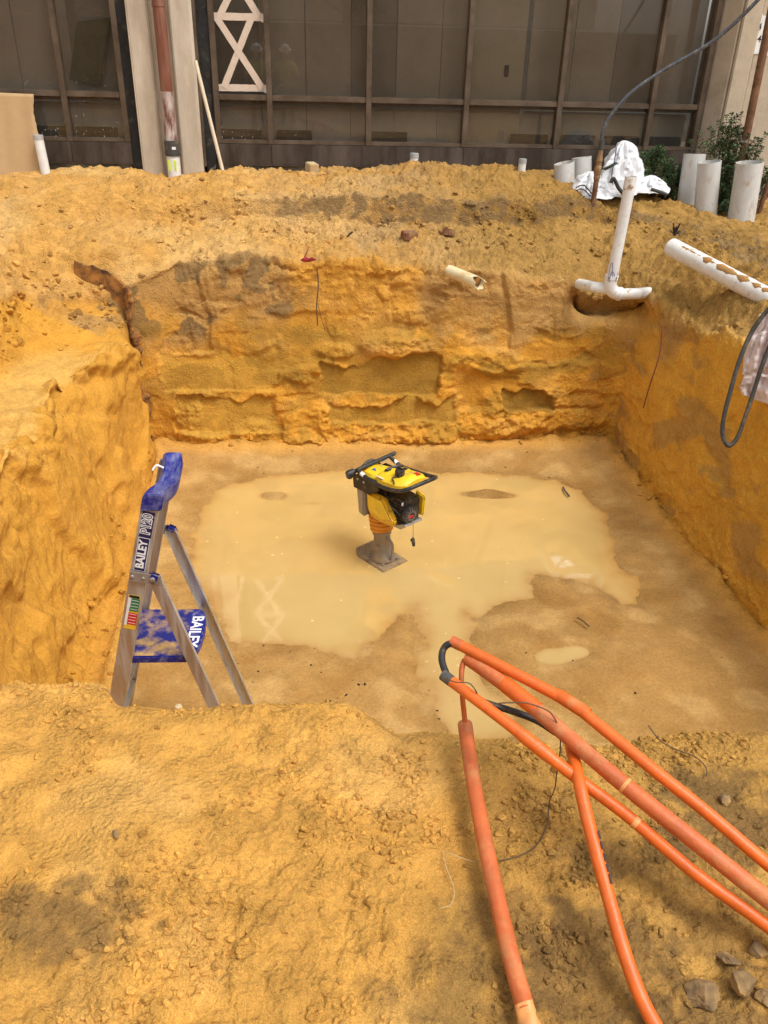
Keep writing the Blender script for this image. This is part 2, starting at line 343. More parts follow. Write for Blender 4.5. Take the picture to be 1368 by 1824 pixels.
for x, lz, cr, ct in ((-2.26, -.26, .33, .15), (-1.7, -.18, .36, .17), (-1.13, -.22, .34, .18), (-.27, -.23, .40, .20), (.49, -.30, .46, .21), (1.22, -.41, .47, .20), (1.83, -.43, .38, .16), (2.1, -.54, .33, .15), (2.42, -.74, .28, .13)):
    col((x, 8.56 + .1 * x, ZW), (x, 8.69 + .1 * x, -1.6), (x, 8.80 + .1 * x, -.95), (x, 8.96 + .1 * x, lz - .045), (x, 9.3 + .1 * x, lz * .45 - .05), (x * 1.03, 9.86 + .12 * x, -.075 * float(sstep(-1.6, -.4, np.array(x)))),
        (x * 1.04, 9.91 + .12 * x, ct), (x * 1.05, 10.45 + .12 * x, cr - .02), (x * 1.06, 10.92 + .123 * x, cr), (x * 1.1, 13, .3))
col((2.62, 8.85, ZW), (2.66, 8.84, -1.6), (2.69, 8.83, -1.15), (2.73, 8.80, -.60), (3.0, 9.4, -.2), (3.1, 9.8, -.04), (3.15, 9.95, .10), (3.4, 10.4, .16), (3.7, 10.9, .12), (5, 13, .3))
col((2.7, 7.7, ZW), (2.8, 7.7, -1.6), (2.88, 7.75, -1.1), (2.97, 7.9, -.58), (3.25, 8.2, -.26), (3.6, 8.55, -.10), (4, 9.0, 0), (4.4, 9.8, .0), (5.5, 10.9, .05), (9, 12, .2))
col((2.8, 6.62, ZW), (2.9, 6.6, -1.6), (3.02, 6.6, -1.1), (3.12, 6.6, -.42), (3.4, 6.6, -.2), (3.7, 6.6, -.05), (4, 6.6, 0), (5, 6.6, 0), (6, 6.6, 0), (14, 6.6, .2))
col((3.03, 5.08, ZW), (3.1, 5.08, -1.6), (3.2, 5.1, -1.0), (3.3, 5.1, -.2), (3.5, 5.1, -.05), (3.8, 5.1, 0), (4.2, 5.1, 0), (5, 5, 0), (6, 5, 0), (14, 5, 0))
col((3.25, 3.4, ZW), (3.3, 3.4, -1.6), (3.4, 3.4, -.9), (3.5, 3.4, -.05), (3.7, 3.4, 0), (4, 3.3, 0), (4.4, 3.2, 0), (5, 3, 0), (6, 3, 0), (14, 2, 0))
col((3.3, 2.2, ZW), (3.4, 2.1, -1.5), (3.45, 2.05, -.7), (3.5, 2.0, -.02), (3.7, 1.8, 0), (4, 1.5, 0), (4.3, 1.2, 0), (4.8, .6, 0), (6, -.5, 0), (14, -7, 0))
for x, y in ((1.9, 1.86), (1.5, 1.81), (1.2, 1.77), (1.0, 1.75), (.8, 1.735), (.6, 1.69), (.45, 1.66), (.33, 1.69), (.25, 1.715), (.15, 1.72), (.06, 1.705), (-.02, 1.77), (-.075, 1.83), (-.2, 1.835), (-.4, 1.81), (-.6, 1.80), (-.765, 1.80), (-.785, 1.83), (-.825, 1.885), (-.95, 1.885), (-1.2, 1.88), (-1.5, 1.90)):
    col((x * 1.06, y + .28, ZW), (x, y + .13, -1.5), (x, y + .05, -.7), (x, y, -.03), (x, y - .05, .0), (x * .99, 1.38, 0), (x * .97, 1.10, 0), (x * .95, .80, 0), (x, 0, 0), (x * 3, -7, 0))
T = np.array(K, np.float32)                            # keys x rings x 3
def nseg(a, b):
    xa, xb = T[a][3], T[b][3]; L = np.linalg.norm(xa - xb)
    if xa[1] < 1.95 and xb[1] < 1.95 and abs(xa[0]) < 2 and abs(xb[0]) < 2: return max(4, int(L / .0066))
    return max(5, int(L / (.012 if xa[1] > 8.2 and xb[1] > 8.2 else .018 if xa[1] > 4.8 or xb[1] > 4.8 else .04)))
cols = []
for a in range(len(K)):
    b = (a + 1) % len(K); n = nseg(a, b)
    for i in range(n): cols.append(T[a] * (1 - i / n) + T[b] * (i / n))
cols = np.array(cols, np.float32); NC = len(cols)
ker = np.hanning(13)[1:-1]; ker /= ker.sum(); sm = np.zeros_like(cols)
for k, wgt in enumerate(ker): sm += wgt * np.roll(cols, k - 5, axis=0)
cols = sm
cen = np.array([.3, 5.3, ZW], np.float32)
rows = [(80, None), (66, 0), (54, 1), (56, 2), (26, 3), (80, 4), (62, 5), (54, 6), (28, 7), (10, 8)]
G, RC = [], []
for n, s in rows:
    for i in range(n):
        t = i / n
        if s is None:
            t = max(.0006, i / n)
            G.append(cen * (1 - t) + cols[:, 0] * t); RC.append(t - 1)
        else: G.append(cols[:, s] * (1 - t) + cols[:, s + 1] * t); RC.append(s + t)
G.append(cols[:, 9]); RC.append(9)
G = np.array(G, np.float32); RC = np.array(RC, np.float32); NR = len(RC)       # rows x cols x 3
k3 = np.array([.25, .5, .25])
for _ in range(2): G[1:-1] = .25 * G[:-2] + .5 * G[1:-1] + .25 * G[2:]           # round the creases a little
def normals(G):
    du = np.roll(G, -1, axis=1) - np.roll(G, 1, axis=1); dv = np.gradient(G, axis=0)
    n = np.cross(dv, du); n /= np.linalg.norm(n, axis=2, keepdims=True) + 1e-9; return n
Nn = normals(G).reshape(-1, 3); P = G.reshape(-1, 3).copy(); ring = np.repeat(RC, NC)
if Nn[(NR - 200) * NC, 2] < 0: Nn = -Nn
isfloor = ring < 0
wall = sstep(-.06, .12, ring) * (1 - sstep(2.9, 3.15, ring))
flat = sstep(2.85, 3.1, ring)
near = sstep(2.6, 1.9, P[:, 1]) * flat                                          # the lip the photographer stands on
far = flat * sstep(6, 7.5, P[:, 1])
left = sstep(-1.6, -2.0, P[:, 0]) * sstep(8.45, 8.1, P[:, 1])
farw = wall * sstep(8.2, 8.35, P[:, 1]) * sstep(2.75, 2.5, P[:, 0])
rightw = wall * sstep(2.4, 2.65, P[:, 0])
FAR_PANELS = (((575, 634, 782, 697), .045), ((590, 708, 812, 742), .028), ((300, 628, 412, 690), .03), ((888, 692, 985, 722), .03), ((322, 700, 497, 758), .03), ((415, 640, 498, 690), .02))
FAR_MOUNDS = ((700, 612, 75, 26, .075), (600, 622, 40, 16, .05), (862, 640, 80, 26, .06), (870, 738, 85, 34, .07), (455, 755, 40, 22, .05), (1000, 738, 90, 24, .07), (700, 770, 130, 22, .05), (560, 775, 60, 22, .05), (340, 730, 35, 30, .04), (740, 560, 60, 20, .04))
def panel_masks(p):
    e0 = .10 * fbm(p * np.array([2.5, 2.5, 4]) + 3, 4); e1 = .13 * fbm(p * np.array([2.6, 2.6, 1]) + 31, 4); e2 = .035 * fbm(p * 4, 4); out = []
    for (x0, y0, x1, y1), dep_ in FAR_PANELS:
        a_ = at(x0, y1, y=8.80, k=.1); b_ = at(x1, y0, y=8.80, k=.1); xx = p[:, 0] + e0
        out.append(sstep(a_.x - .015, a_.x + .015, xx) * sstep(b_.x + .03, b_.x - .03, xx) * sstep(a_.z - .012, a_.z + .012, p[:, 2] + e2) * sstep(b_.z + .015, b_.z - .015, p[:, 2] + e1))
    return out
D = np.zeros(len(P), np.float32); Zadd = np.zeros(len(P), np.float32)
# --- walls: bucket-cut facets with abrupt edges, slumps, tooth marks
sel = np.where((wall > .01))[0]; p = P[sel]; q = p * np.array([1, 1, 1.7], np.float32)
warp = np.column_stack([fbm(q * 1.9 + 31, 3), fbm(q * 1.9 + 57, 3), fbm(q * 1.9 + 91, 3)]) * .28
qw = q + warp
n1 = fbm(qw * .95 + 3, 2); n2 = fbm(qw * 1.7 + 11, 2); n3 = fbm(qw * 3.4 + 23, 2)
gate = sstep(-.12, .18, fbm(q * 1.2 + 150, 2)); gate2 = sstep(-.05, .2, fbm(q * 1.6 + 180, 2))
def panels(p, wd, ht, seed):                            # bucket-cut panels: steps of a few centimetres with straight, slightly ragged edges
    s_ = (p[:, 0] * .95 + p[:, 1] * .6) / wd + .10 * fbm(p * 2.2 + seed, 3) + seed; iu = np.floor(s_).astype(np.int32); out = 0
    fu = s_ - iu; wu = sstep(.0, .07, fu)
    for du, wgt in ((0, wu), (-1, 1 - wu)):
        hu = PERM[(iu + du) & 255]; v = p[:, 2] / ht + hu / 255. * 1.7 + .16 * fbm(p * 3.1 + seed + 9, 3) + 40; iv = np.floor(v).astype(np.int32); wv = sstep(.0, .10, v - iv)
        h1 = PERM[hu + (iv & 255)] / 255. - .5; h0 = PERM[hu + ((iv - 1) & 255)] / 255. - .5; out = out + wgt * (h1 * wv + h0 * (1 - wv))
    return out
pan = panels(p, .66, .52, 3.0) * .065 + panels(p, .31, .30, 11.0) * .028 * gate
fac_d = .035 * fbm(q * .8 + 3, 2) + pan + .028 * gate2 * gate * (sstep(-.03, .05, n2) - .5)
rough = sstep(.0, .3, fbm(q * 2.1 + 77, 2))
tooth = np.abs(perlin(np.column_stack([p[:, 0] * 9 + p[:, 1] * 9, p[:, 2] * .35, p[:, 1] * 0]))) * sstep(.1, -.1, fbm(q * 1.3 + 222, 2))
lw = left[sel]; rw = rightw[sel]
rough = np.maximum(rough * .8, sstep(-1.75, -2.05, p[:, 2]) * .6)
bumps = .028 * fbm(p * 1.2 + 40, 3) + (.0035 + .015 * rough) * fbm(p * 8, 4, .55) + (.0015 + .008 * rough) * fbm(p * 34 + 3, 2)
d = fac_d * (1 - .4 * rw) * (1 - lw) + bumps * (1 - .5 * lw) - .012 * tooth * (1 - rough)
zz = p[:, 2] + .10 * fbm(p * 2.5 + 5, 2)
slump = sstep(-.15, .15, fbm(np.column_stack([p[:, 0] * 1.1, p[:, 1] * 0, p[:, 2] * .3]) + 66, 2)) * sstep(-1.55, -1.9, zz)
d = d + .07 * slump * (1 - lw) * (1 + .5 * fbm(p * 14, 2))
ledge = sstep(-1.33, -1.38, zz) * sstep(-.1, .1, n1); d = d + .04 * ledge * (1 - lw) * (1 - rw)
nearfacet = sstep(5.22, 5.10, p[:, 1] + .12 * fbm(p * 3 + 2, 2) + .25 * (p[:, 2] + 1.3)) * sstep(-.72, -.86, p[:, 2])
d = d + lw * (-.09 * nearfacet + .026 * fbm(p * 3.2 + 9, 4) + .006 * sstep(-.02, .02, n3) * gate + .10 * np.exp(-((ring[sel] - 1) / .18) ** 2) * fbm(p * 4.5 + 71, 4, .6) + (.006 + .008 * nearfacet) * fbm(p * 15 + 2, 3) + .016 * sstep(-.02, .03, n2) * gate2 + .08 * fbm(p * 1.0 + 12, 2) + .05 * sstep(-.06, .10, fbm(p * 1.5 + 44, 3)) - .025 - .02)
cv_ = at(1085, 548, y=8.9); cav = np.exp(-(((p - np.array(cv_, np.float32)) / np.array([.27, .6, .11], np.float32)) ** 2).sum(1)); d = d - .60 * cav
fw = np.where(p[:, 1] > 8.2)[0]; pf_ = p[fw]; df = d[fw]
for m_, (_, dep_) in zip(panel_masks(pf_), FAR_PANELS): df = df * (1 - .85 * m_) - dep_ * m_
me1 = .5 * fbm(pf_ * 4 + 7, 2); me2 = .022 * fbm(pf_ * 16, 3)
for cx_, cy_, rx_, ry_, hh_ in FAR_MOUNDS:
    c_ = at(cx_, cy_, y=8.80, k=.1); e_ = ((pf_[:, 0] - c_.x) / (rx_ / 165)) ** 2 + ((pf_[:, 2] - c_.z) / (ry_ / 165)) ** 2 + me1
    df = df + sstep(1.2, .2, e_) * (hh_ + me2)
d[fw] = df
corner = sstep(-2.15, -2.4, p[:, 0]) * sstep(8.0, 8.25, p[:, 1]); d = d * (1 - .6 * corner) - .03 * corner
nearw = sstep(3.5, 2.5, p[:, 1]); d *= 1 - .8 * nearw
over = sstep(2.2, 2.9, ring[sel]) * sstep(7, 8, p[:, 1]) * (1 - corner)                         # crumbling overhang under the turf line
d = d + over * (.05 * fbm(p * 2.6 + 5, 3) + .022 * fbm(p * 10, 4) + .02)
D[sel] = d * wall[sel]
# --- loose ground: bench, spoil bank, left slope
sel = np.where((ring > 2.3) & (near < .5) & (P[:, 1] > 2.2) & (np.abs(P[:, 0]) < 6.5))[0]; p = P[sel]
a = sstep(2.5, 3.0, ring[sel]); leftslope = sstep(-2.5, -2.9, p[:, 0]) * (p[:, 1] < 8.4)
rgh = .45 + .55 * sstep(-.25, .25, fbm(p * .9 + 60, 2)); bank = sstep(5.6, 7.2, ring[sel])
h = .07 * fbm(p * 1.5 + 8, 3) + .040 * fbm(p * 4.2 + 3, 3) + (.2 + rgh) * .045 * np.abs(fbm(p * 8 + 6, 4, .6)) + (.25 + rgh) * .014 * fbm(p * 24 + 1, 3, .6)
xy = p[:, :2] + .05 * np.column_stack([fbm(p * 6 + 1, 2), fbm(p * 6 + 9, 2)])
h = h + rgh * (.50 * clod(xy, .26, .22, .10, .36) * (1 + .5 * fbm(p * 14, 2)) + .6 * clod(xy + 3.3, .10, .40, .12, .45) * (1 + .5 * fbm(p * 30, 2)) + .6 * clod(xy + 7.7, .045, .5, .15, .5))
crk = np.abs(fbm(p * 1.7 + 300, 3)); h = h - .05 * sstep(.10, .0, crk) * bank * sstep(-2.5, -.5, p[:, 0])
lump = np.array([[*at(1110, 405, z=.02)[:2], .34, .30, .17], [*at(1010, 355, z=.22)[:2], .30, .25, .12], [*at(880, 315, z=.4)[:2], .5, .3, .06], [*at(1215, 470, z=-.1)[:2], .22, .2, .06],
                 [*at(1290, 430, z=0)[:2], .5, .3, .06], [*at(520, 320, z=.33)[:2], .35, .3, .04]], np.float32)
for cx, cy, rx, ry, hh in lump: h = h + hh * np.exp(-((p[:, 0] - cx) / rx) ** 2 - ((p[:, 1] - cy) / ry) ** 2)
# a narrow cut along the back of the bench
h = h + leftslope * (.030 * np.abs(fbm(p * 11 + 15, 4, .6)) + .5 * clod(xy + 2.2, .09, .5, .15, .45) - .02)
Zadd[sel] = h * a * (1 - .8 * ((ring[sel] < 3.6) & (p[:, 0] < -2.5) & (p[:, 1] > 8.2)))
# --- the near lip
sel = np.where(near > .01)[0]; p = P[sel]; p0 = p * np.array([1, 1, 0], np.float32)
a = near[sel]
dens = sstep(-.15, .35, fbm(p0 * 1.7 + 33, 3)) * .95 + .05
dark_l = np.exp(-((p[:, 0] + .67) / .2) ** 2 - ((p[:, 1] - 1.09) / .10) ** 2)
dark_r = np.exp(-((p[:, 0] - .55) / .34) ** 2 - ((p[:, 1] - 1.05) / .28) ** 2)
dens = np.clip(dens + .35 * dark_l + .5 * dark_r, .03, 1.1)
h = .035 * fbm(p0 * 1.9 + 4, 3) + .012 * fbm(p0 * 6 + 14, 3) + (.10 + dens) * (.009 * np.abs(fbm(p0 * 15, 4, .6)) + .0065 * fbm(p0 * 34 + 3, 3, .6))
xy = p[:, :2] + .016 * np.column_stack([fbm(p0 * 25 + 1, 3), fbm(p0 * 25 + 9, 3)])
dd = dens; rg = np.clip(1 + .7 * fbm(p0 * 55, 2), .3, 1.7)
h = h + dd * rg * (.55 * clod(xy + 1.7, .085, .20, .10, .36) * (.2 + dark_r * 1.0) + .55 * clod(xy, .055, .26, .10, .34) * (.35 + .5 * dd) + .55 * clod(xy + 5.5, .030, .45, .14, .46) + .5 * clod(xy + 9.1, .017, .5, .2, .5))
h = h - .010 * sstep(.05, .0, np.abs(fbm(p0 * 3.6 + 70, 3))) * dd * sstep(-.1, .3, fbm(p0 * 2 + 90, 2))
# two boot prints pressed in the sand
for bx, by, ang in ((-.335, 1.02, .1), (-.285, .99, .05)):
    ca, sa = math.cos(ang), math.sin(ang); ex = (p[:, 0] - bx) * ca + (p[:, 1] - by) * sa; ey = -(p[:, 0] - bx) * sa + (p[:, 1] - by) * ca
    ow = .052 - .012 * np.cos(ey * 20) ; m_ = sstep(ow + .006, ow - .006, np.abs(ex + .004 * fbm(p0 * 20, 2))) * sstep(.135, .120, np.abs(ey)); h = h * (1 - .6 * m_) - m_ * (.012 + .0025 * sstep(-.3, .3, np.sin(ey * 190)))
    break
lipr = sstep(3.35, 2.95, ring[sel])
Zadd[sel] = h * a
D[sel] += lipr * a * .02 * fbm(p * 7, 3) 
P += Nn * D[:, None]; P[:, 2] += Zadd
fi = np.where(isfloor)[0]
P[fi, 2] = floor_z(P[fi, :2])
edge = sstep(-.10, 0, ring[fi]); P[fi, 2] += edge ** 2 * .10 * (.6 + .8 * np.clip(fbm(P[fi] * 3, 2), -.5, .8))      # talus at the foot
fr = np.where((ring >= 0) & (ring < .35))[0]; P[fr, 2] = np.maximum(P[fr, 2], ZW + .06 * 1.0)
# --- soil colours (stains and layers of the ground, plus shade painted on the bench cut)
dry = np.array([.64, .328, .068]); damp = np.array([.59, .272, .030]); olive = np.array([.37, .20, .030]); top = np.array([.33, .205, .085]); wetdark = np.array([.15, .085, .030]); mud = np.array([.435, .243, .072]); pale = np.array([.70, .44, .16]); brown = np.array([.44, .245, .058])
def mixa(C, c, m): return C * (1 - m[:, None]) + c[None, :] * m[:, None]
def fbw(p, o, m):
    r = np.zeros(len(p), np.float32); k = np.where(m)[0]
    if len(k): r[k] = fbm(p[k], o)
    return r
def soil(P, ring, dark=True):
    C = np.tile(dry, (len(P), 1)).astype(np.float32)
    nA = fbm(P * .8 + 100, 3); nB = fbm(P * 2.2 + 200, 3); nC = fbw(P * np.array([2.6, 2.6, 4]) + 300, 3, (ring > -.1) & (ring < 3.2) & (P[:, 1] > 7.8)); nD = fbm(P * 7 + 400, 3); nE = fbw(P * 20 + 450, 4, (P[:, 1] < 2.2) & (P[:, 1] > .7) & (np.abs(P[:, 0]) < 1.6))
    wl = sstep(-.08, .1, ring) * (1 - sstep(2.95, 3.15, ring)); fl = 1 - sstep(-.12, .0, ring); ft = sstep(2.9, 3.15, ring)
    C = mixa(C, damp, wl * .95)
    C = mixa(C, olive, wl * sstep(.05, .30, nC) * sstep(-.6, -1.0, P[:, 2]) * .6 * (P[:, 1] > 7.8))
    C = mixa(C, dry, wl * sstep(.1, .4, nB) * .45)
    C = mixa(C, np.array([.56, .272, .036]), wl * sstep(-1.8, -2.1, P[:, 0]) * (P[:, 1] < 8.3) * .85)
    C = mixa(C, pale * np.array([.86, .82, .62]), sstep(.95, 1.25, ring + .25 * nD + .1 * nB) * sstep(2.2, 1.9, ring) * sstep(-2.3, -2.5, P[:, 0]) * sstep(7.9, 7.2, P[:, 1] + .4 * nB) * .65)
    C = mixa(C, olive * np.array([1.25, 1.12, 1.2]), wl * sstep(-1.8, -2.1, P[:, 0]) * sstep(.1, .5, nB + .6 * nD) * (P[:, 1] < 8) * sstep(1.05, .95, ring) * .40)
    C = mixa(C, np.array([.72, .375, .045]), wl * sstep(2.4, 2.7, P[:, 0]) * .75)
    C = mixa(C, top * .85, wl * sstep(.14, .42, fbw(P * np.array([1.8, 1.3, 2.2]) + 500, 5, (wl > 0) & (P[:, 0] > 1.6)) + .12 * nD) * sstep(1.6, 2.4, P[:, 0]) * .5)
    fw = np.where((P[:, 1] > 8.2) & (wl > 0))[0]
    if len(fw) > 500:
        for k_, m_ in enumerate(panel_masks(P[fw])): C[fw] = mixa(C[fw], olive * (.92, 1.15, 1.5, .75, 1.4, 1.5)[k_], m_ * .85)
    tl = wl * sstep(1.55, 2.35, ring + .5 * nB) * (P[:, 1] > 7.9)
    C = mixa(C, top, tl * (.10 + .55 * sstep(-.25, .2, nA + .35 * sstep(-.2, -1.2, P[:, 0]) * sstep(-2.6, -2.2, P[:, 0]))))
    C = mixa(C, top * .5, wl * sstep(1.6, 2.0, ring) * sstep(.16, .30, nB + .3 * nD) * sstep(-.6, -1.2, P[:, 0]) * (P[:, 1] > 8) * .75)
    C = mixa(C, olive * .9, wl * sstep(.12, .2, fbw(P * np.array([1.3, 1.3, 2.2]) + 610, 2, (wl > 0) & (P[:, 1] > 8))) * sstep(.6, .9, ring) * sstep(2.2, 1.9, ring) * (P[:, 1] > 8) * .55)
    C = mixa(C, mud, fl); C = mixa(C, mud * np.array([.80, .74, .62]), fl * sstep(.05, .5, nB + .4 * nA) * .75); C = mixa(C, pale, fl * sstep(.1, .5, -nB) * .5)
    fk = np.where(fl > .02)[0]
    if len(fk): C[fk] *= (1 - (.26 * np.exp(-np.maximum(poly_sd(P[fk, :2].astype(np.float32), PUD), 0) / .22) * (.55 + .45 * sstep(-.4, 1.0, P[fk, 0])) + .12 * np.exp(-((P[fk, 0] - 1.5) / .7) ** 2 - ((P[fk, 1] - 5.1) / .6) ** 2)) * fl[fk])[:, None]
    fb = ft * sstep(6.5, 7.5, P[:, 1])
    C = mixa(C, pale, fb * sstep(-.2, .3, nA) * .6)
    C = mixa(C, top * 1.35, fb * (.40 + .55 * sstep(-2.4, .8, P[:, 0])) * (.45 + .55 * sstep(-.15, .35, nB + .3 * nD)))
    C = mixa(C, brown, fb * sstep(-.2, 1.5, P[:, 0] + .5 * nB) * .85); C *= (1 - .16 * fb * sstep(-1.5, 1.0, P[:, 0]))[:, None]; C = mixa(C, top * .72, fb * sstep(4.9, 5.1, ring) * sstep(6.15, 5.95, ring) * sstep(-2.2, -.6, P[:, 0] + .6 * nB) * sstep(-.45, .15, nD + .6 * nB) * .85)  # bench cut face: topsoil tone, darkened in colour to deepen the step's shade
    C = mixa(C, np.array([.17, .155, .135]), ft * sstep(-.75, -1.0, P[:, 1]))
    nr = ft * sstep(2.4, 1.9, P[:, 1])
    C = mixa(C, pale, nr * sstep(-.1, .4, nB) * .25)
    C = mixa(C, brown, nr * sstep(.22, .75, nA + .4 * nD + .5 * sstep(-.1, .5, P[:, 0]) + .3 * sstep(1.45, 1.0, P[:, 1])) * .7)
    e1 = ((P[:, 0] + .67) / .17) ** 2 + ((P[:, 1] - 1.09) / .085) ** 2; C = mixa(C, wetdark * 1.25, nr * sstep(1.7, .3, e1 + .3 * nB + .8 * nD + 1.0 * nE) * .75)
    for cx, cy, rx, ry, s_ in ((.46, 1.0, .16, .14, .8), (.88, 1.42, .18, .14, .9), (.20, .96, .16, .10, .65), (.72, .92, .18, .09, .8), (.60, 1.28, .15, .06, .7), (.30, 1.13, .12, .06, .6), (.75, 1.12, .10, .10, .5)):
        e1 = ((P[:, 0] - cx) / rx) ** 2 + ((P[:, 1] - cy) / ry) ** 2; C = mixa(C, wetdark * 1.15, nr * sstep(1.7, .3, e1 + .3 * nB + 1.0 * nD + 1.2 * nE) * s_ * .85)
    C *= (1 + .12 * nD + .10 * nB)[:, None]
    return np.clip(C, .01, .9)
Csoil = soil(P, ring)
def np_mesh(name, V, F, C=None, m=None, smooth=True, A=None):
    me = bpy.data.meshes.new(name); me.vertices.add(len(V)); me.vertices.foreach_set('co', V.astype(np.float32).ravel())
    k = F.shape[1]; me.loops.add(F.size); me.loops.foreach_set('vertex_index', F.astype(np.int32).ravel())
    me.polygons.add(len(F)); me.polygons.foreach_set('loop_start', np.arange(0, F.size, k, dtype=np.int32))
    me.polygons.foreach_set('use_smooth', np.full(len(F), smooth))
    if C is not None:
        at_ = me.attributes.new('soil', 'FLOAT_COLOR', 'POINT'); at_.data.foreach_set('color', np.column_stack([C, np.ones(len(C)) if A is None else A]).astype(np.float32).ravel())
    me.update(calc_edges=True); me.validate()
    if m: me.materials.append(m)
    o = bpy.data.objects.new(name, me); COL.objects.link(o); return o
def soil_mat(name, fine=.5):
    m = bpy.data.materials.new(name); m.use_nodes = True; t = m.node_tree; p = t.nodes['Principled BSDF']
    p.inputs['Roughness'].default_value = .95; p.inputs['Specular IOR Level'].default_value = .25
    a = nd(t, 'ShaderNodeAttribute', attribute_name='soil')
    co = nd(t, 'ShaderNodeTexCoord').outputs['Object']
    n1 = ramp(t, noise(t, 40, 3, .7, co), [(.3, .80), (.7, 1.12)]); n2 = ramp(t, noise(t, 280, 1, .7, co), [(.25, .74), (.75, 1.20)])
    c = mixc(t, 1, mixc(t, 1, a.outputs[0], n1, 'MULTIPLY'), n2, 'MULTIPLY')
    t.links.new(c, p.inputs['Base Color'])
    gate = ramp(t, noise(t, 10, 3, .7, co), [(.42, .05), (.66, 1.)])
    v = nd(t, 'ShaderNodeTexVoronoi'); v.inputs['Scale'].default_value = 62; t.links.new(co, v.inputs['Vector'])
    lu = ramp(t, v.outputs['Distance'], [(.0, .015), (.6, 0.)])
    mm = nd(t, 'ShaderNodeMath', operation='MULTIPLY'); t.links.new(lu, mm.inputs[0]); t.links.new(gate, mm.inputs[1])
    m3 = nd(t, 'ShaderNodeMath', operation='MULTIPLY'); t.links.new(noise(t, 80, 4, .8, co), m3.inputs[0]); t.links.new(ramp(t, gate, [(0, .007), (1, .024)]), m3.inputs[1])
    ad = nd(t, 'ShaderNodeMath', operation='ADD'); t.links.new(mm.outputs[0], ad.inputs[0]); t.links.new(m3.outputs[0], ad.inputs[1])
    b = nd(t, 'ShaderNodeBump'); ms = nd(t, 'ShaderNodeMath', operation='MULTIPLY'); ms.inputs[1].default_value = fine; t.links.new(a.outputs['Alpha'], ms.inputs[0]); t.links.new(ms.outputs[0], b.inputs['Strength']); b.inputs['Distance'].default_value = 1.0
    t.links.new(ad.outputs[0], b.inputs['Height']); t.links.new(b.outputs[0], p.inputs['Normal']); return m
M['soil'] = soil_mat('sandy_soil', .85); M['clod'] = soil_mat('clod_soil', .7)
ii, jj = np.meshgrid(np.arange(NR - 1), np.arange(NC), indexing='ij'); j2 = (jj + 1) % NC
F = np.stack([ii * NC + jj, ii * NC + j2, (ii + 1) * NC + j2, (ii + 1) * NC + jj], -1).reshape(-1, 4)
if np.cross(P[F[5000, 1]] - P[F[5000, 0]], P[F[5000, 3]] - P[F[5000, 0]])[2] < 0: F = F[:, ::-1]
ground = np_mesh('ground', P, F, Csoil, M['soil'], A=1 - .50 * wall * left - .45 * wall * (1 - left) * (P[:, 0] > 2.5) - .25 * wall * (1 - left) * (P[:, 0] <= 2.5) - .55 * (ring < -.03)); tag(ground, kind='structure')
NORM = normals(P.reshape(NR, NC, 3)).reshape(-1, 3)
if NORM[(NR - 60) * NC + 3, 2] < 0: NORM = -NORM
def ground_z(x, y, zmin=-9):                            # height of the loose ground at a plan position
    m_ = (np.abs(P[:, 0] - x) < .15) & (np.abs(P[:, 1] - y) < .15) & (ring > 2.7)
    if not m_.any(): return 0.0
    k = np.where(m_)[0]; return float(P[k[np.argmin((P[k, 0] - x) ** 2 + (P[k, 1] - y) ** 2)], 2])
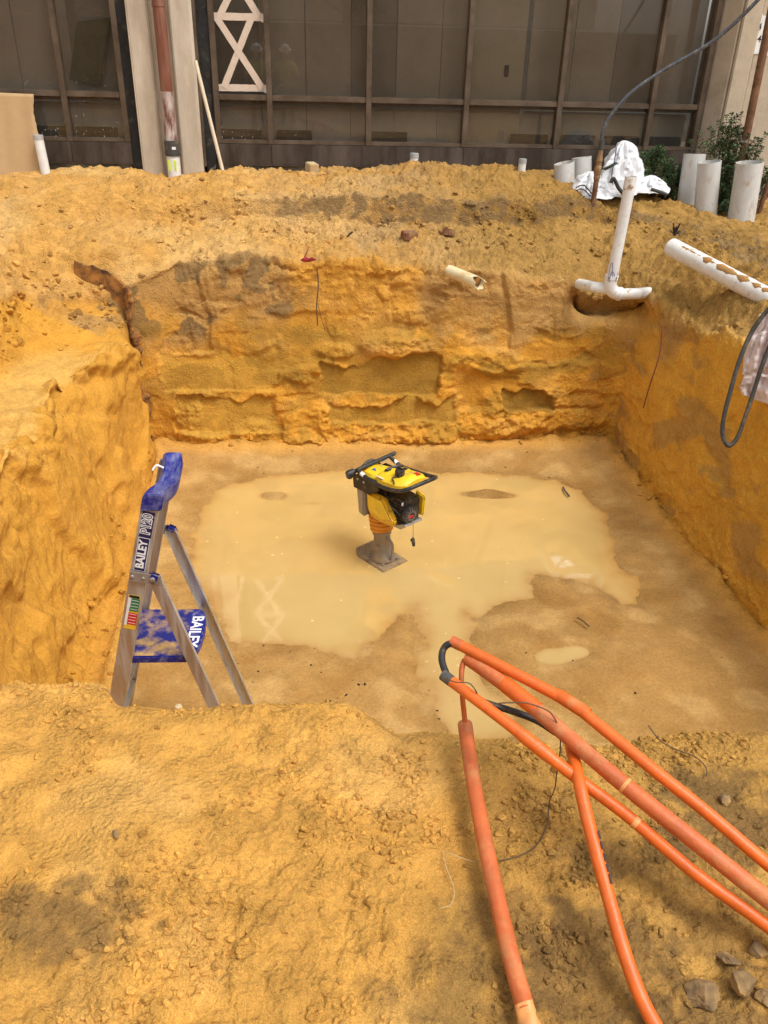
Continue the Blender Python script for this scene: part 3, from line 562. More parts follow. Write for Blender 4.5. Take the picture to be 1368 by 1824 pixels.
# --- the water
gx, gy = np.meshgrid(np.linspace(-2.3, 2.9, 330), np.linspace(3.6, 8.4, 300)); pw = np.column_stack([gx.ravel(), gy.ravel()]).astype(np.float32)
dep = (ZW - floor_z(pw)).reshape(gx.shape); n1, n0 = gx.shape
keep = (np.maximum.reduce([dep[:-1, :-1], dep[1:, :-1], dep[:-1, 1:], dep[1:, 1:]]) > -.004)
a, b = np.where(keep); Fw = np.stack([a * n0 + b, a * n0 + b + 1, (a + 1) * n0 + b + 1, (a + 1) * n0 + b], -1)
used, inv = np.unique(Fw.ravel(), return_inverse=True)
Vw = np.column_stack([pw, np.full(len(pw), ZW)])[used]; dw = np.clip(dep.ravel()[used], 0, 1)
def water_mat():
    m = bpy.data.materials.new('murky_water'); m.use_nodes = True; t = m.node_tree
    for n in list(t.nodes):
        if n.type != 'OUTPUT_MATERIAL': t.nodes.remove(n)
    out = t.nodes[0]
    a = nd(t, 'ShaderNodeAttribute', attribute_name='soil'); df = nd(t, 'ShaderNodeBsdfDiffuse'); gl = nd(t, 'ShaderNodeBsdfGlossy')
    gl.inputs['Roughness'].default_value = .0; gl.inputs[0].default_value = (1, 1, 1, 1)
    co = nd(t, 'ShaderNodeTexCoord').outputs['Object']
    sp = nd(t, 'ShaderNodeTexVoronoi'); sp.inputs['Scale'].default_value = 11; t.links.new(co, sp.inputs['Vector'])   # specks of scum
    wn = nd(t, 'ShaderNodeTexWhiteNoise'); t.links.new(sp.outputs['Position'], wn.inputs[0])
    q = nd(t, 'ShaderNodeMath', operation='MULTIPLY'); q.inputs[1].default_value = .16; 
    pw_ = nd(t, 'ShaderNodeMath', operation='POWER'); pw_.inputs[1].default_value = 3; t.links.new(wn.outputs[0], pw_.inputs[0]); t.links.new(pw_.outputs[0], q.inputs[0])
    lt = nd(t, 'ShaderNodeMath', operation='LESS_THAN'); t.links.new(sp.outputs['Distance'], lt.inputs[0]); t.links.new(q.outputs[0], lt.inputs[1])
    base = mixc(t, ramp(t, noise(t, 1.4, 4, .6, co), [(.3, 0.), (.7, 1.)]), (.62, .42, .155), (.56, .375, .13))
    base = mixc(t, lt.outputs[0], base, (.74, .55, .26))
    ex = nd(t, 'ShaderNodeMath', operation='POWER'); ex.inputs[0].default_value = math.e
    sep = nd(t, 'ShaderNodeSeparateColor'); t.links.new(a.outputs[0], sep.inputs[0])
    ml = nd(t, 'ShaderNodeMath', operation='MULTIPLY'); ml.inputs[1].default_value = -140; t.links.new(sep.outputs[0], ml.inputs[0]); t.links.new(ml.outputs[0], ex.inputs[1])
    t.links.new(mixc(t, ex.outputs[0], base, (.455, .252, .075)), df.inputs[0])          # shallow margins: the sand of the bottom colours the thin film
    mx = df
    fr = nd(t, 'ShaderNodeFresnel'); fr.inputs[0].default_value = 2.6
    b = nd(t, 'ShaderNodeBump'); b.inputs['Strength'].default_value = .10; b.inputs['Distance'].default_value = .004; t.links.new(noise(t, 14, 3, .6, co), b.inputs['Height'])
    t.links.new(b.outputs[0], gl.inputs['Normal'])
    m2 = nd(t, 'ShaderNodeMixShader'); t.links.new(fr.outputs[0], m2.inputs[0]); t.links.new(mx.outputs[0], m2.inputs[1]); t.links.new(gl.outputs[0], m2.inputs[2])
    t.links.new(m2.outputs[0], out.inputs[0]); return m
water = np_mesh('water', Vw, inv.reshape(-1, 4), np.column_stack([dw, dw, dw]), water_mat()); tag(water, kind='structure')
# --- loose clods lying on the ground: far too many to count
def scatter():
    rs = np.random.RandomState(3); tv = []
    bm = bmesh.new(); bmesh.ops.create_icosphere(bm, subdivisions=2, radius=1); ico = np.array([v.co[:] for v in bm.verts], np.float32); icf = np.array([[v.index for v in f.verts] for f in bm.faces]); bm.free()
    for k in range(14):
        v = ico * (1 + .25 * fbm(ico * 1.5 + 13 * k, 2))[:, None]
        for q in range(9):
            nn = rs.normal(size=3); nn /= np.linalg.norm(nn); v = v - np.maximum(0, v @ nn - rs.uniform(.38, .75))[:, None] * nn
        tv.append(v * rs.uniform(.7, 1.3, 3))
    z = np.where((near > .6) & (np.abs(P[:, 0]) < 1.4) & (P[:, 1] > .75))[0]
    zb = np.where((ring > 3.05) & (ring < 7.8) & (P[:, 1] > 6.8) & (np.abs(P[:, 0]) < 5.2))[0]
    zl = np.where((ring > 2.0) & (ring < 4.5) & (P[:, 0] < -2.5) & (P[:, 1] > 5.5) & (P[:, 1] < 8.4))[0]
    zt = np.where((ring > -.05) & (ring < .25) & (P[:, 1] > 4))[0]; zf = np.where((ring < -.04) & (ring > -.75))[0]
    V, Fc, C, off = [], [], [], 0
    for zone, n, r0, r1, pw_, dk in ((z, 8500, .0022, .014, 4.5, 0), (zb, 1700, .006, .045, 4.0, 0), (zl, 1100, .007, .05, 3.4, 0), (zt, 600, .006, .04, 4, 0), (zf, 420, .004, .014, 3, 1)):
        wgt = sstep(-.02, .40, fbm(P[zone] * 3.2 + 21, 4)) ** 2 + .05
        if dk == 0 and zone is z: wgt = wgt * (1 + 1.5 * np.exp(-((P[z, 0] - .55) / .34) ** 2) + .8 * np.exp(-((P[z, 0] + .6) / .3) ** 2 - ((P[z, 1] - 1.05) / .2) ** 2))
        ids = rs.choice(zone, n, p=wgt / wgt.sum())
        cs = soil(P[ids], ring[ids]) * rs.uniform(.75, 1.15, (n, 1)); 
        if dk: cs = np.where(rs.rand(n, 1) < .7, np.array([[.05, .035, .02]]), cs)
        for k, i in enumerate(ids):
            if dk and P[i, 2] < ZW - .02: continue
            r = r0 + (r1 - r0) * rs.rand() ** pw_; tpl = tv[rs.randint(14)]; an = rs.rand() * 6.28; ca, sa = math.cos(an), math.sin(an)
            v = tpl * r; v = np.column_stack([v[:, 0] * ca - v[:, 1] * sa, v[:, 0] * sa + v[:, 1] * ca, v[:, 2] * .8])
            V.append(v + P[i] + NORM[i] * r * .10); Fc.append(icf + off); off += len(v); C.append(np.tile(cs[k], (len(v), 1)))
    o = np_mesh('clods', np.vstack(V), np.vstack(Fc), np.vstack(C), M['clod'], False)
    tag(o, 'loose sandy clods and small stones scattered over the dug ground', 'clods', kind='stuff')
scatter()
# ================================================================ THE OFFICE BUILDING behind the spoil bank
FA = math.atan(.123); FR = Matrix.Rotation(FA, 3, 'Z')
def fl(px, py, off=0.0):                                # facade-local (x along, z up) of a photographed facade point
    p = fac(px, py, off) - Vector((0, 11.2, 0)); q = FR.transposed() @ p; return q.x, q.z
bld = thing('office_building', 'office building with bronze framed windows and concrete columns behind the spoil bank', 'building', (0, 11.2, 0), FA)
ZT, ZS, ZTOP = 1.165, .655, 5.2                         # transom, sill and head heights
mul_x = [-2.20, -1.535, -.335, .88, 2.07, 3.27, 3.95]
def window_unit(xs, head, name='window'):
    x0, x1 = xs[0], xs[-1]
    fr = MB()
    for i, x in enumerate(xs):
        e = .035 if i in (0, len(xs) - 1) else .0
        fr.box((x + (e if i == 0 else -e if e else 0), -.005, (ZS + head) / 2), (.066, .11, head - ZS))
    for i in range(len(xs) - 1):
        a = xs[i] + (.068 if i == 0 else .033); b = xs[i + 1] - (.068 if i == len(xs) - 2 else .033)
        for z, hh in ((ZT, .062), (ZS + .022, .044), (2.78, .06), (head - .03, .06)):
            fr.box(((a + b) / 2, 0, z), (b - a, .09, hh))
        for u, v in ((ZS + .044, ZT - .031), (ZT + .031, 2.75)):                 # thin black gaskets
            pass
    wo = fr.build(name, M['bronze'], bld, bevel=.004)
    for i in range(len(xs) - 1):
        a = xs[i] + (.068 if i == 0 else .033); b = xs[i + 1] - (.068 if i == len(xs) - 2 else .033)
        for u, v in ((ZS + .044, ZT - .031), (ZT + .031, 2.75), (2.81, head - .06)):
            g = MB(); t_ = random.uniform(-.0012, .0012)
            g.add([(a, .022 + t_, u), (b, .022 - t_, u), (b, .022 - t_, v), (a, .022 + t_, v)], [(0, 1, 2, 3)])
            go_ = g.build('pane', M['glass'], wo)
            if go_.data.polygons[0].normal.y > 0: go_.data.flip_normals()
    return wo
random.seed(5)
LW = [-7.6, -6.4, -5.15, -3.93, -3.22]
window_unit(mul_x, ZTOP); window_unit(LW, ZTOP)
for x0, x1 in ((mul_x[0], mul_x[-1]), (LW[0], LW[-1])):
    s = MB(); xs = [x0] + [x for x in (mul_x if x0 > -3 else LW)[1:-1:2]] + [x1]
    for a, b in zip(xs[:-1], xs[1:]): s.box(((a + b) / 2, -.012, .54), (b - a - .004, .10, .225))
    s.build('sill_panel', M['bronze_dark'], bld, bevel=.003)
    s = MB(); s.box(((x0 + x1) / 2, .05, .16), (x1 - x0 + .2, .14, .53)); s.build('plinth', M['raw_concrete'], bld)
    s = MB(); s.box(((x0 + x1) / 2, -.03, .418), (x1 - x0, .07, .018)); s.build('flashing', M['bronze_dark'], bld)
# rooms behind the glass: floors, partition boards, the cream door, the black boxes on the floor
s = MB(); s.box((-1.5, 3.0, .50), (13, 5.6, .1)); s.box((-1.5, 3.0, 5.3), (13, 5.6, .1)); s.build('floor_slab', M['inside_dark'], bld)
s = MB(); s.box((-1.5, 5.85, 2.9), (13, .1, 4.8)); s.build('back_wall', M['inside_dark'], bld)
for xs, nb in ((mul_x, 11), (LW, 7)):
    x0, x1 = xs[0], xs[-1]; wd = (x1 - x0) / nb
    for k in range(nb):
        a = x0 + k * wd
        if xs is mul_x and a < 1.62 < a + wd + .3 and a > .9: continue
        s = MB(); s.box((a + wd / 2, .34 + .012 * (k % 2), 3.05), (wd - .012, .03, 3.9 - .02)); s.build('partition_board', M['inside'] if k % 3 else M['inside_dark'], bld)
        s = MB(); s.box((a + wd / 2, .40, .81), (wd - .01, .03, .50)); s.build('partition_board', M['blind'], bld)
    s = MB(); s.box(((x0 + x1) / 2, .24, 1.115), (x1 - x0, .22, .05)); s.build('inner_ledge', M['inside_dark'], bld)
dr = MB(); dr.box((1.28, .28, 2.6), (.72, .04, 4.0)); d_ = dr.build('door', M['cream'], bld)
hx, hz = fl(908, 127); s = MB(); s.box((hx + .02, .25, hz), (.055, .03, .13)); s.box((hx + .02, .225, hz + .03), (.02, .05, .02)); s.build('handle', M['bronze'], d_, bevel=.006)
for px0, px1, y0 in ((387, 466, 221), (492, 555, 226), (663, 725, 227), (910, 975, 234), (999, 1060, 236), (1075, 1138, 236), (1155, 1212, 238)):
    xa, za = fl(px0, y0, -.2); xb, _ = fl(px1, y0, -.2); s = MB(); s.box(((xa + xb) / 2, .18, .66), (xb - xa, .07, .28)); s.build('dark_box', M['heater'], bld, bevel=.005)
for px0, px1, y0 in ((55, 118, 213), (133, 207, 214)):
    xa, za = fl(px0, y0, -.2); xb, _ = fl(px1, y0, -.2); s = MB(); s.box(((xa + xb) / 2, .18, .66), (xb - xa, .07, .28)); s.build('dark_box', M['heater'], bld, bevel=.005)
s = MB(); s.prism([(-3.55, 1.25), (-3.34, 1.95), (-3.72, 1.9), (-3.9, 1.3)], (1, 0, 0), (0, 0, 1), (0, .02, 0), (0, .22, 0)); s.build('paper_sheet', M['dimcard'], bld)
# concrete columns, black membrane strips, right-hand wall with its stepped corner
def pier(poly, z0, z1, m, name): s = MB(); s.prism(poly, (1, 0, 0), (0, 1, 0), (0, 0, z1 - z0), (0, 0, z0)); return s.build(name, m, bld, bevel=.012)
pier([(-3.10, -.15), (-3.085, -.165), (-2.86, -.165), (-2.835, -.10), (-2.64, -.10), (-2.615, -.165), (-2.385, -.165), (-2.37, -.15), (-2.37, .3), (-3.10, .3)], .05, 6.4, M['concrete'], 'column')
def strip(x0, x1, y, name, m):
    vs, fs, n = [], [], 40
    for i in range(n + 1):
        z = .22 + i * (5.0 / n)
        for j, x in enumerate((x0, (x0 + x1) / 2, x1)):
            vs.append((x + random.uniform(-.012, .012), y + random.uniform(-.02, .02), z))
    for i in range(n):
        for j in range(2): fs.append((i * 3 + j, i * 3 + j + 1, i * 3 + 4 + j, i * 3 + 3 + j))
    q = MB(); q.add(vs, fs); return q.build(name, m, bld, angle=60)
strip(-2.33, -2.20, -.03, 'membrane', M['membrane']); strip(-3.24, -3.09, -.03, 'membrane', M['membrane'])
s = MB(); s.box((-2.352, -.06, 2.9), (.03, .09, 5)); s.build('trim', M['bronze'], bld)
pier([(3.955, -.02), (4.10, -.26), (4.12, -.26), (4.12, .3), (3.955, .3)], -.2, 6.4, M['beige_wall'], 'wall_reveal')
pier([(4.123, -.29), (4.34, -.29), (4.36, -.27), (4.36, .3), (4.123, .3)], -.2, 6.4, M['beige_wall'], 'wall_corner')
pier([(4.362, -.245), (9.0, -.245), (9.0, .3), (4.362, .3)], -.2, 6.4, M['beige_wall'], 'wall')
pier([(-7.6, -.02), (4, -.02), (4, .3), (-7.6, .3)], 5.21, 6.4, M['beige_wall'], 'lintel')
s = MB(); s.box((.7, 1.8, 6.5), (17.5, 4.6, .2)); s.build('roof', M['raw_concrete'], bld)
# --- wall notice
nx, nz = fl(1350, 62, .25); W0 = Matrix.Translation((0, 11.2, 0)) @ FR.to_4x4()
nt_ = thing('paper_notice', 'white paper notice with black numbers taped to the beige wall behind the rusty pole', 'notice', W0 @ Vector((nx + .05, -.252, nz)), FA)
s = MB(); s.box((0, 0, 0), (.215, .003, .40)); s.build('sheet', M['paper'], nt_)
for xx, zz in ((-.09, .19), (.09, .19), (-.09, -.19), (.09, -.19)):
    s = MB(); s.box((xx, -.004, zz), (.09, .002, .045), Matrix.Rotation(.2 * (1 if xx > 0 else -1), 3, 'Y')); s.build('tape_piece', M['tape_shine'], nt_)
TX = Matrix.Rotation(PI / 2, 4, 'X')
lettering('numeral', '4', .105, M['ink'], nt_, Matrix.Translation((-.052, -.003, .08)) @ TX, bold=.001)
lettering('numeral', '4', .105, M['ink'], nt_, Matrix.Translation((-.022, -.003, -.045)) @ TX, bold=.001)
# --- brown tape crosses on the pane
tp = thing('tape_cross', 'brown packing tape stuck in stacked crosses on the narrow window pane', 'tape', W0 @ Vector((0, .0, 0)), FA)
def strip_tape(a, b, wd, lay, nm='tape_strip'):
    a, b = Vector((a[0], 0, a[1])), Vector((b[0], 0, b[1])); d = (b - a).normalized(); n_ = Vector((-d.z, 0, d.x)) * wd / 2
    y = .0165 - .0016 * lay; s = MB(); vs = []; N = 14
    for i in range(N + 1):
        p = a + (b - a) * (i / N); j = random.uniform(-.0015, .0015)
        for sg in (-1, 1): q = p + n_ * sg * (1 + random.uniform(-.04, .04)); vs.append((q.x, y + j, q.z))
    s.add(vs, [(2 * i, 2 * i + 1, 2 * i + 3, 2 * i + 2) for i in range(N)]); o = s.build(nm, M['tape'], tp); return o
xl, xr, zb = *[fl(388, 157)[0], fl(472, 157)[0]], fl(430, 157)[1]
hC = fl(420, 30)[1] - zb
xl2, xr2 = xl + .0, xr - .0
lay = 0
for k in range(4):
    z0 = zb + hC * k; strip_tape((xl - .02, z0), (xr + .02, z0 + .004), .075, lay); lay += 1
    if k < 3:
        strip_tape((xl + .07, z0), (xr - .12 if k == 0 else xr - .03, z0 + hC), .075, lay % 3 + 1); strip_tape((xr - .03, z0), (xl + .03, z0 + hC), .075, (lay + 1) % 3 + 1)
    for xx in (xl - .02, xr + .01):
        s = MB(); s.box((xx, .008, z0 - .005), (.035, .006, .085), Matrix.Rotation(random.uniform(-.2, .2), 3, 'Y')); s.build('tape_end', M['tape_shine'], tp)
# --- downpipe on the column
dpx = fl(296, 150, .25)[0]; dp = thing('downpipe', 'brown downpipe with rubber coupling and white base on the concrete column', 'pipe', W0 @ Vector((dpx, -.25, .2)), FA)
s = MB(); s.tube([(0, 0, 1.02), (0, 0, 5.8)], .072, 24); s.tube([(0, 0, 1.86), (0, 0, 1.90)], .077, 24); s.build('upper_pipe', M['copper'], dp)
s = MB(); s.tube([(0, 0, .46), (0, 0, 1.02)], .0725, 24); s.build('painted_pipe', mat('peeling_pipe_paint', (.16, .06, .04), .5, dirt=(.55, .47, .42), dirt_amt=.45, dirt_scale=6, sharp=.1, stretch=(3, 3, .6)), dp)
s = MB(); s.tube([(0, 0, .33), (0, 0, .50)], .088, 24); 
for z in (.36, .47): s.tube([(0, 0, z - .008), (0, 0, z + .008)], .092, 24)
cpl = s.build('coupling', M['rubber'], dp); s = MB(); s.box((.03, -.088, .42), (.045, .004, .03)); s.build('coupling_label', M['white'], cpl)
s = MB(); s.tube([(0, 0, -.25), (0, 0, .34)], .078, 24); b_ = s.build('base_pipe', M['pvc'], dp)
for xx in (-.042, .026):
    s = MB(); s.box((xx, -.073, .23), (.024, .012, .115)); s.build('neon_mark', M['neon'], b_)
# --- leaning white pole, cardboard, capped pipes
a, b = fac(348, 108, .28), fac(400, 306, .42); b.z -= .1
s = MB(); s.tube([b, a], .021, 14); o = s.build('white_pole', M['timber'], None); tag(o, 'thin pale pole leaning against the concrete column', 'pole')
cb = thing('cardboard_sheet', 'large cardboard sheet standing against the window at left edge', 'cardboard', fac(20, 320, .3))
x0, z0 = fl(-60, 320, .3); x1, z1 = fl(52, 165, .3); base = fac(20, 320, .3)
vs, fs, n = [], [], 26
for i in range(n + 1):
    for j in range(n + 1):
        u, v = i / n, j / n; lx = x0 - .5 + (x1 - x0 + .5) * u; z = z0 - .1 + (z1 - z0 + .1) * v
        if i == n: lx += .012 * math.sin(v * 14) + random.uniform(-.006, .006)
        y = .05 * math.sin(u * 3) * v + .006 * math.sin(u * 37)
        q = W0 @ Vector((lx, -.3 + y + .12 * v, z - .02 * u * v)); vs.append(q - base)
for i in range(n):
    for j in range(n): fs.append((i * (n + 1) + j, (i + 1) * (n + 1) + j, (i + 1) * (n + 1) + j + 1, i * (n + 1) + j + 1))
q = MB(); q.add(vs, fs); o = q.build('sheet', M['card'], cb); md = o.modifiers.new('thick', 'SOLIDIFY'); md.thickness = .008
def stub(px, ytop, ybot, y, r, label, capm='cap', caph=.05, lean=0):
    b = at(px, ybot, y=y); t = at(px, ytop, y=y); h = t.z - b.z
    o = thing('capped_pipe', label, 'pipe', b - Vector((0, 0, .12)), 0, 'capped pipes along the building')
    s = MB(); s.tube([(0, 0, -.1), (lean, 0, h + .12)], r, 20); s.build('pipe', M['pvc'], o)
    s = MB(); s.tube([(lean, 0, h + .12 - caph), (lean, 0, h + .128)], r * 1.07, 20); s.build('cap', M[capm], o, bevel=.004); return o
stub(83, 242, 308, 10.35, .055, 'tall white pipe with grey taped top beside the cardboard sheet', 'cap', .045, -.03)
stub(737, 274, 300, 11.0, .052, 'short white capped pipe below the middle of the long window')
stub(929, 284, 306, 11.1, .048, 'short white capped pipe left of the white bag, sunk in the sand')
# --- big pvc pipes standing in the sand
def big_pipe(pt, pb, r, y, label, m='pvc_dirty', cut=0.0):
    t = at(*pt, y=y); b = at(*pb, y=y - .05); d = (t - b).normalized(); b2 = b - d * .25
    o = thing('standing_pipe', label, 'pipe', b, 0, 'wide grey pipes standing in the sand')
    n = 32; a_, c_, d_ = basis(d); L = (t - b).length; vs = []
    for (dd, rr) in ((-.25, r), (L, r), (L, r * .93), (-.25, r * .93)):
        for k in range(n):
            an = 2 * PI * k / n; e = cut * math.cos(an - .6) * r if dd == L else 0
            vs.append(d_ * (dd + e) + (a_ * math.cos(an) + c_ * math.sin(an)) * rr)
    s = MB(); s.add(vs, [(i * n + k, i * n + (k + 1) % n, ((i + 1) % 4) * n + (k + 1) % n, ((i + 1) % 4) * n + k) for i in range(4) for k in range(n)])
    s.build('pipe', M[m], o, angle=50)
    # the moulded seam along its side
    v = (a_ * math.cos(-1.9) + c_ * math.sin(-1.9)); s = MB(); s.beam(v * r * 1.0 - d_ * .1, v * r + d_ * (L - .004), .007, .005); s.build('seam', M['concrete'], o)
    return o
big_pipe((1238, 274), (1224, 365), .130, 10.75, 'wide grey pipe standing beside the window corner, leftmost of the three by the shrub')
big_pipe((1264, 288), (1255, 392), .132, 10.35, 'wide grey pipe with a dark seam, middle of the three by the shrub', cut=.1)
big_pipe((1336, 289), (1318, 400), .150, 10.15, 'widest grey pipe standing in front of the rusty pole', cut=.12)
big_pipe((1005, 290), (1005, 330), .125, 10.9, 'low cut grey pipe left of the white bag, in front of another', cut=.25)
big_pipe((1036, 280), (1036, 325), .120, 11.05, 'low grey pipe between the window sill and the white bag', cut=.1)
# --- rusty pole
b, t = at(1303, 375, y=10.75), at(1378, 0, y=10.75); d = (t - b); 
o = thing('rusty_pole', 'rusty brown steel pole rising in front of the beige wall', 'pole', b)
s = MB(); s.tube([-d.normalized() * .2, d * 1.7], .046, 20); s.build('pole', M['rust'], o)
c0 = at(1325, 251, y=10.75) - b; s = MB(); s.tube([c0 - d.normalized() * .014, c0 + d.normalized() * .014], .054, 20); s.beam(c0 + Vector((.05, -.02, 0)), c0 + Vector((.11, -.02, 0)), .02, .02); s.build('clamp', M['grey_metal'], o)
b = at(1352, 372, y=10.5); s = MB(); s.tube([b - Vector((0, 0, .2)), b + Vector((.05, .02, .35))], .028, 12); o = s.build('rusty_bar', M['rust'], None); tag(o, 'short rusty bar stuck in the hollow under the beige wall at right edge', 'bar')
# --- shrubs
def shrub(name, label, base, spots, nst, seed, leaf=.032):
    rs = random.Random(seed); o = thing(name, label, 'shrub', base); st, lf, lg = MB(), MB(), MB()
    for k in range(nst):
        c, rr = spots[rs.randrange(len(spots))]
        tip = Vector(c) - base + Vector((rs.gauss(0, rr), rs.gauss(0, rr * .6), rs.gauss(0, rr * .8)))
        root = Vector((tip.x * .45 + rs.uniform(-.08, .08), tip.y * .4 + rs.uniform(-.05, .05), -.08))
        mid = root.lerp(tip, .55) + Vector((rs.uniform(-.05, .05), rs.uniform(-.05, .05), .05))
        path = smooth_path([root, mid, tip, tip + (tip - mid) * .25 + Vector((0, 0, -.02))], 7); st.tube(path, [.005 * (1 - .75 * i / len(path)) for i in range(len(path))], 5)
        for i in range(5, len(path)):
            d = (path[i] - path[i - 1]).normalized(); a_, b_, _ = basis(d)
            for s_ in range(4):
                an = rs.random() * 6.28; side = (a_ * math.cos(an) + b_ * math.sin(an) + d * .6).normalized()
                p = path[i] + side * .008; L = leaf * rs.uniform(.6, 1.3); w_ = L * .24; nn = side.cross(Vector((rs.gauss(0, 1), rs.gauss(0, 1), rs.gauss(0, 1) + 1))).normalized()
                tgt = lg if rs.random() < .3 else lf
                dr = side * L + Vector((0, 0, -.2 * L)); up = nn.cross(side) * w_ * .3
                tgt.add([p, p + dr * .45 + nn * w_ + up, p + dr, p + dr * .45 - nn * w_ + up], [(0, 1, 2), (0, 2, 3)])
    st.build('stems', M['twig'], o); lf.build('foliage', M['leaf'], o); lg.build('young_foliage', M['leaf_light'], o); return o
shrub('shrub', 'leafy green shrub growing between the wide grey pipes at the beige wall', at(1290, 375, y=10.7),
      [(at(1262, 262, y=10.8), .10), (at(1300, 255, y=10.8), .10), (at(1296, 300, y=10.7), .10), (at(1290, 340, y=10.6), .10), (at(1312, 335, y=10.6), .07), (at(1340, 262, y=10.7), .09), (at(1300, 235, y=10.8), .07), (at(1350, 300, y=10.7), .10), (at(1362, 330, y=10.7), .1), (at(1296, 370, y=10.4), .06)], 190, 4)
shrub('shrub', 'low green shrub under the window between the white bag and the pipes', at(1190, 345, y=10.9),
      [(at(1180, 290, y=10.95), .09), (at(1160, 285, y=10.95), .06), (at(1200, 305, y=10.9), .08), (at(1215, 320, y=10.9), .07), (at(1195, 330, y=10.85), .08), (at(1175, 275, y=10.95), .05)], 110, 8)
# --- white bag heaped behind the riser
o = thing('white_bag', 'crumpled white woven bulk bag with blue stitching heaped on the sand', 'bag', at(1105, 350, y=10.45))
b0 = at(1105, 350, y=10.45)
def bag_part(apex, ring_pts, seed, nm='cloth', amp=.035):
    n, m_ = 60, 20; vs, fs = [], []; A = Vector(apex); rp = smooth_path(ring_pts + [ring_pts[0]], 12); 
    for j in range(m_ + 1):
        t_ = j / m_
        for k in range(n):
            q = Vector(rp[int(k / n * (len(rp) - 1))]); p = A.lerp(q, t_ ** .8); p.z = A.z + (q.z - A.z) * t_ ** 1.25
            pa = np.array([[p.x * 4 + seed, p.y * 4, p.z * 2.2]], np.float32)
            rd = abs(float(fbm(pa, 3)[0])); n2_ = perlin(np.array([[p.x * 11 + seed * 3, p.y * 11, p.z * 7]], np.float32)); cr = math.sin(k / n * 2 * PI * 7 + seed + 3 * float(perlin(pa * .8)[0])) * .026 - .030 * max(0, .22 - abs(float(n2_[0]))) / .22
            out = (q - A); out.z = 0; out = out.normalized() if out.length > 0 else Vector((0, 1, 0))
            vs.append(p + out * ((rd * amp * 2.2 + cr) * math.sin(PI * min(1, t_ * 1.02)) ** .5) + Vector((0, 0, rd * amp * t_)))
    for j in range(m_):
        for k in range(n): fs.append((j * n + k, j * n + (k + 1) % n, (j + 1) * n + (k + 1) % n, (j + 1) * n + k))
    s = MB(); s.add(vs, fs); return s.build(nm, M['bag'], o, angle=22)
def bp(px, py, y): return at(px, py, y=y) - b0
bag_part(bp(1112, 250, 10.65), [bp(1062, 345, 10.40), bp(1085, 352, 10.3), bp(1125, 350, 10.3), bp(1146, 335, 10.5), bp(1142, 300, 10.85), bp(1105, 300, 11.0), bp(1070, 310, 10.8)], 2.0)
bag_part(bp(1052, 305, 10.62), [bp(1018, 350, 10.4), bp(1050, 356, 10.25), bp(1095, 352, 10.3), bp(1095, 330, 10.8), bp(1060, 318, 10.9), bp(1022, 330, 10.7)], 7.0, amp=.03)
bag_part(bp(1160, 312, 10.62), [bp(1128, 345, 10.35), bp(1160, 345, 10.35), bp(1188, 346, 10.4), bp(1190, 335, 10.8), bp(1150, 325, 10.9)], 11.0, amp=.025)
for pts, r_, mm, nm in (([(1088, 326), (1093, 318), (1102, 335), (1112, 347)], .022, 'black', 'strap'), ([(1160, 337), (1172, 341), (1188, 347)], .020, 'black', 'strap'), ([(1098, 262), (1094, 290), (1090, 310), (1092, 330)], .006, 'blueink', 'stitching'), ([(1025, 335), (1040, 330), (1055, 345), (1065, 340)], .007, 'ink', 'printed_line'), ([(1024, 341), (1038, 337), (1052, 350)], .006, 'ink', 'printed_line')):
    s = MB(); s.tube(smooth_path([bp(x, y_, 10.26) for x, y_ in pts], 6), r_, 8); s.build(nm, M[mm], o)
s = MB(); s.tube(smooth_path([bp(1078, 301, 10.30), bp(1088, 296, 10.25), bp(1096, 291, 10.3)], 5), .018, 8); s.build('rope_handle', mat('green_webbing', (.03, .06, .035), .7), o)
# --- water riser with hose
b = at(1057, 357, y=10.2); o = thing('water_riser', 'brass fitted water riser pipe standing in the sand before the white bag', 'riser', b)
tp_ = at(1071, 262, y=10.2) - b; ax = tp_.normalized(); L = tp_.length
s = MB(); s.tube([-ax * .2, ax * L * .45], .030, 14); s.build('riser_pipe', M['rust'], o)
s = MB(); prof = [(.40, .036), (.45, .040), (.47, .036), (.55, .048), (.62, .046), (.66, .034), (.72, .034), (.74, .040), (.80, .036), (.86, .028), (.93, .030), (1.0, .026)]
s.tube([ax * L * t_ for t_, _ in prof], [r for _, r in prof], 8); vb = s.build('valve_body', M['brass'], o, angle=25)
s = MB(); q = ax * L * .60; s.tube([q, q + Vector((.05, -.03, .01))], .014, 8); s.beam(q + Vector((.05, -.03, .0)), q + Vector((.20, -.05, .07)), .03, .012); s.build('lever', mat('green_lever', (.03, .05, .03), .5), vb)
s = MB(); s.tube([tp_ - ax * .03, tp_ + ax * .08], .031, 12); s.build('hose_clip', M['rubber'], o)
pts = [b + tp_ - ax * .02] + [at(x, y_, y=yy) for x, y_, yy in ((1073, 238, 10.2), (1083, 213, 10.2), (1102, 188, 10.2), (1130, 160, 10.2), (1180, 126, 10.2), (1240, 92, 10.15), (1290, 58, 10.1), (1350, 0, 10.0), (1420, -80, 9.9), (1520, -190, 9.9))]
s = MB(); s.tube(smooth_path(pts, 8), .020, 12); o = s.build('water_hose', mat('shiny_grey_hose', (.07, .08, .095), .25, spec=.7, dirt=(.3, .3, .3), dirt_amt=.2, dirt_scale=20), None); tag(o, 'dark grey hose curving up from the brass riser across the window', 'hose')
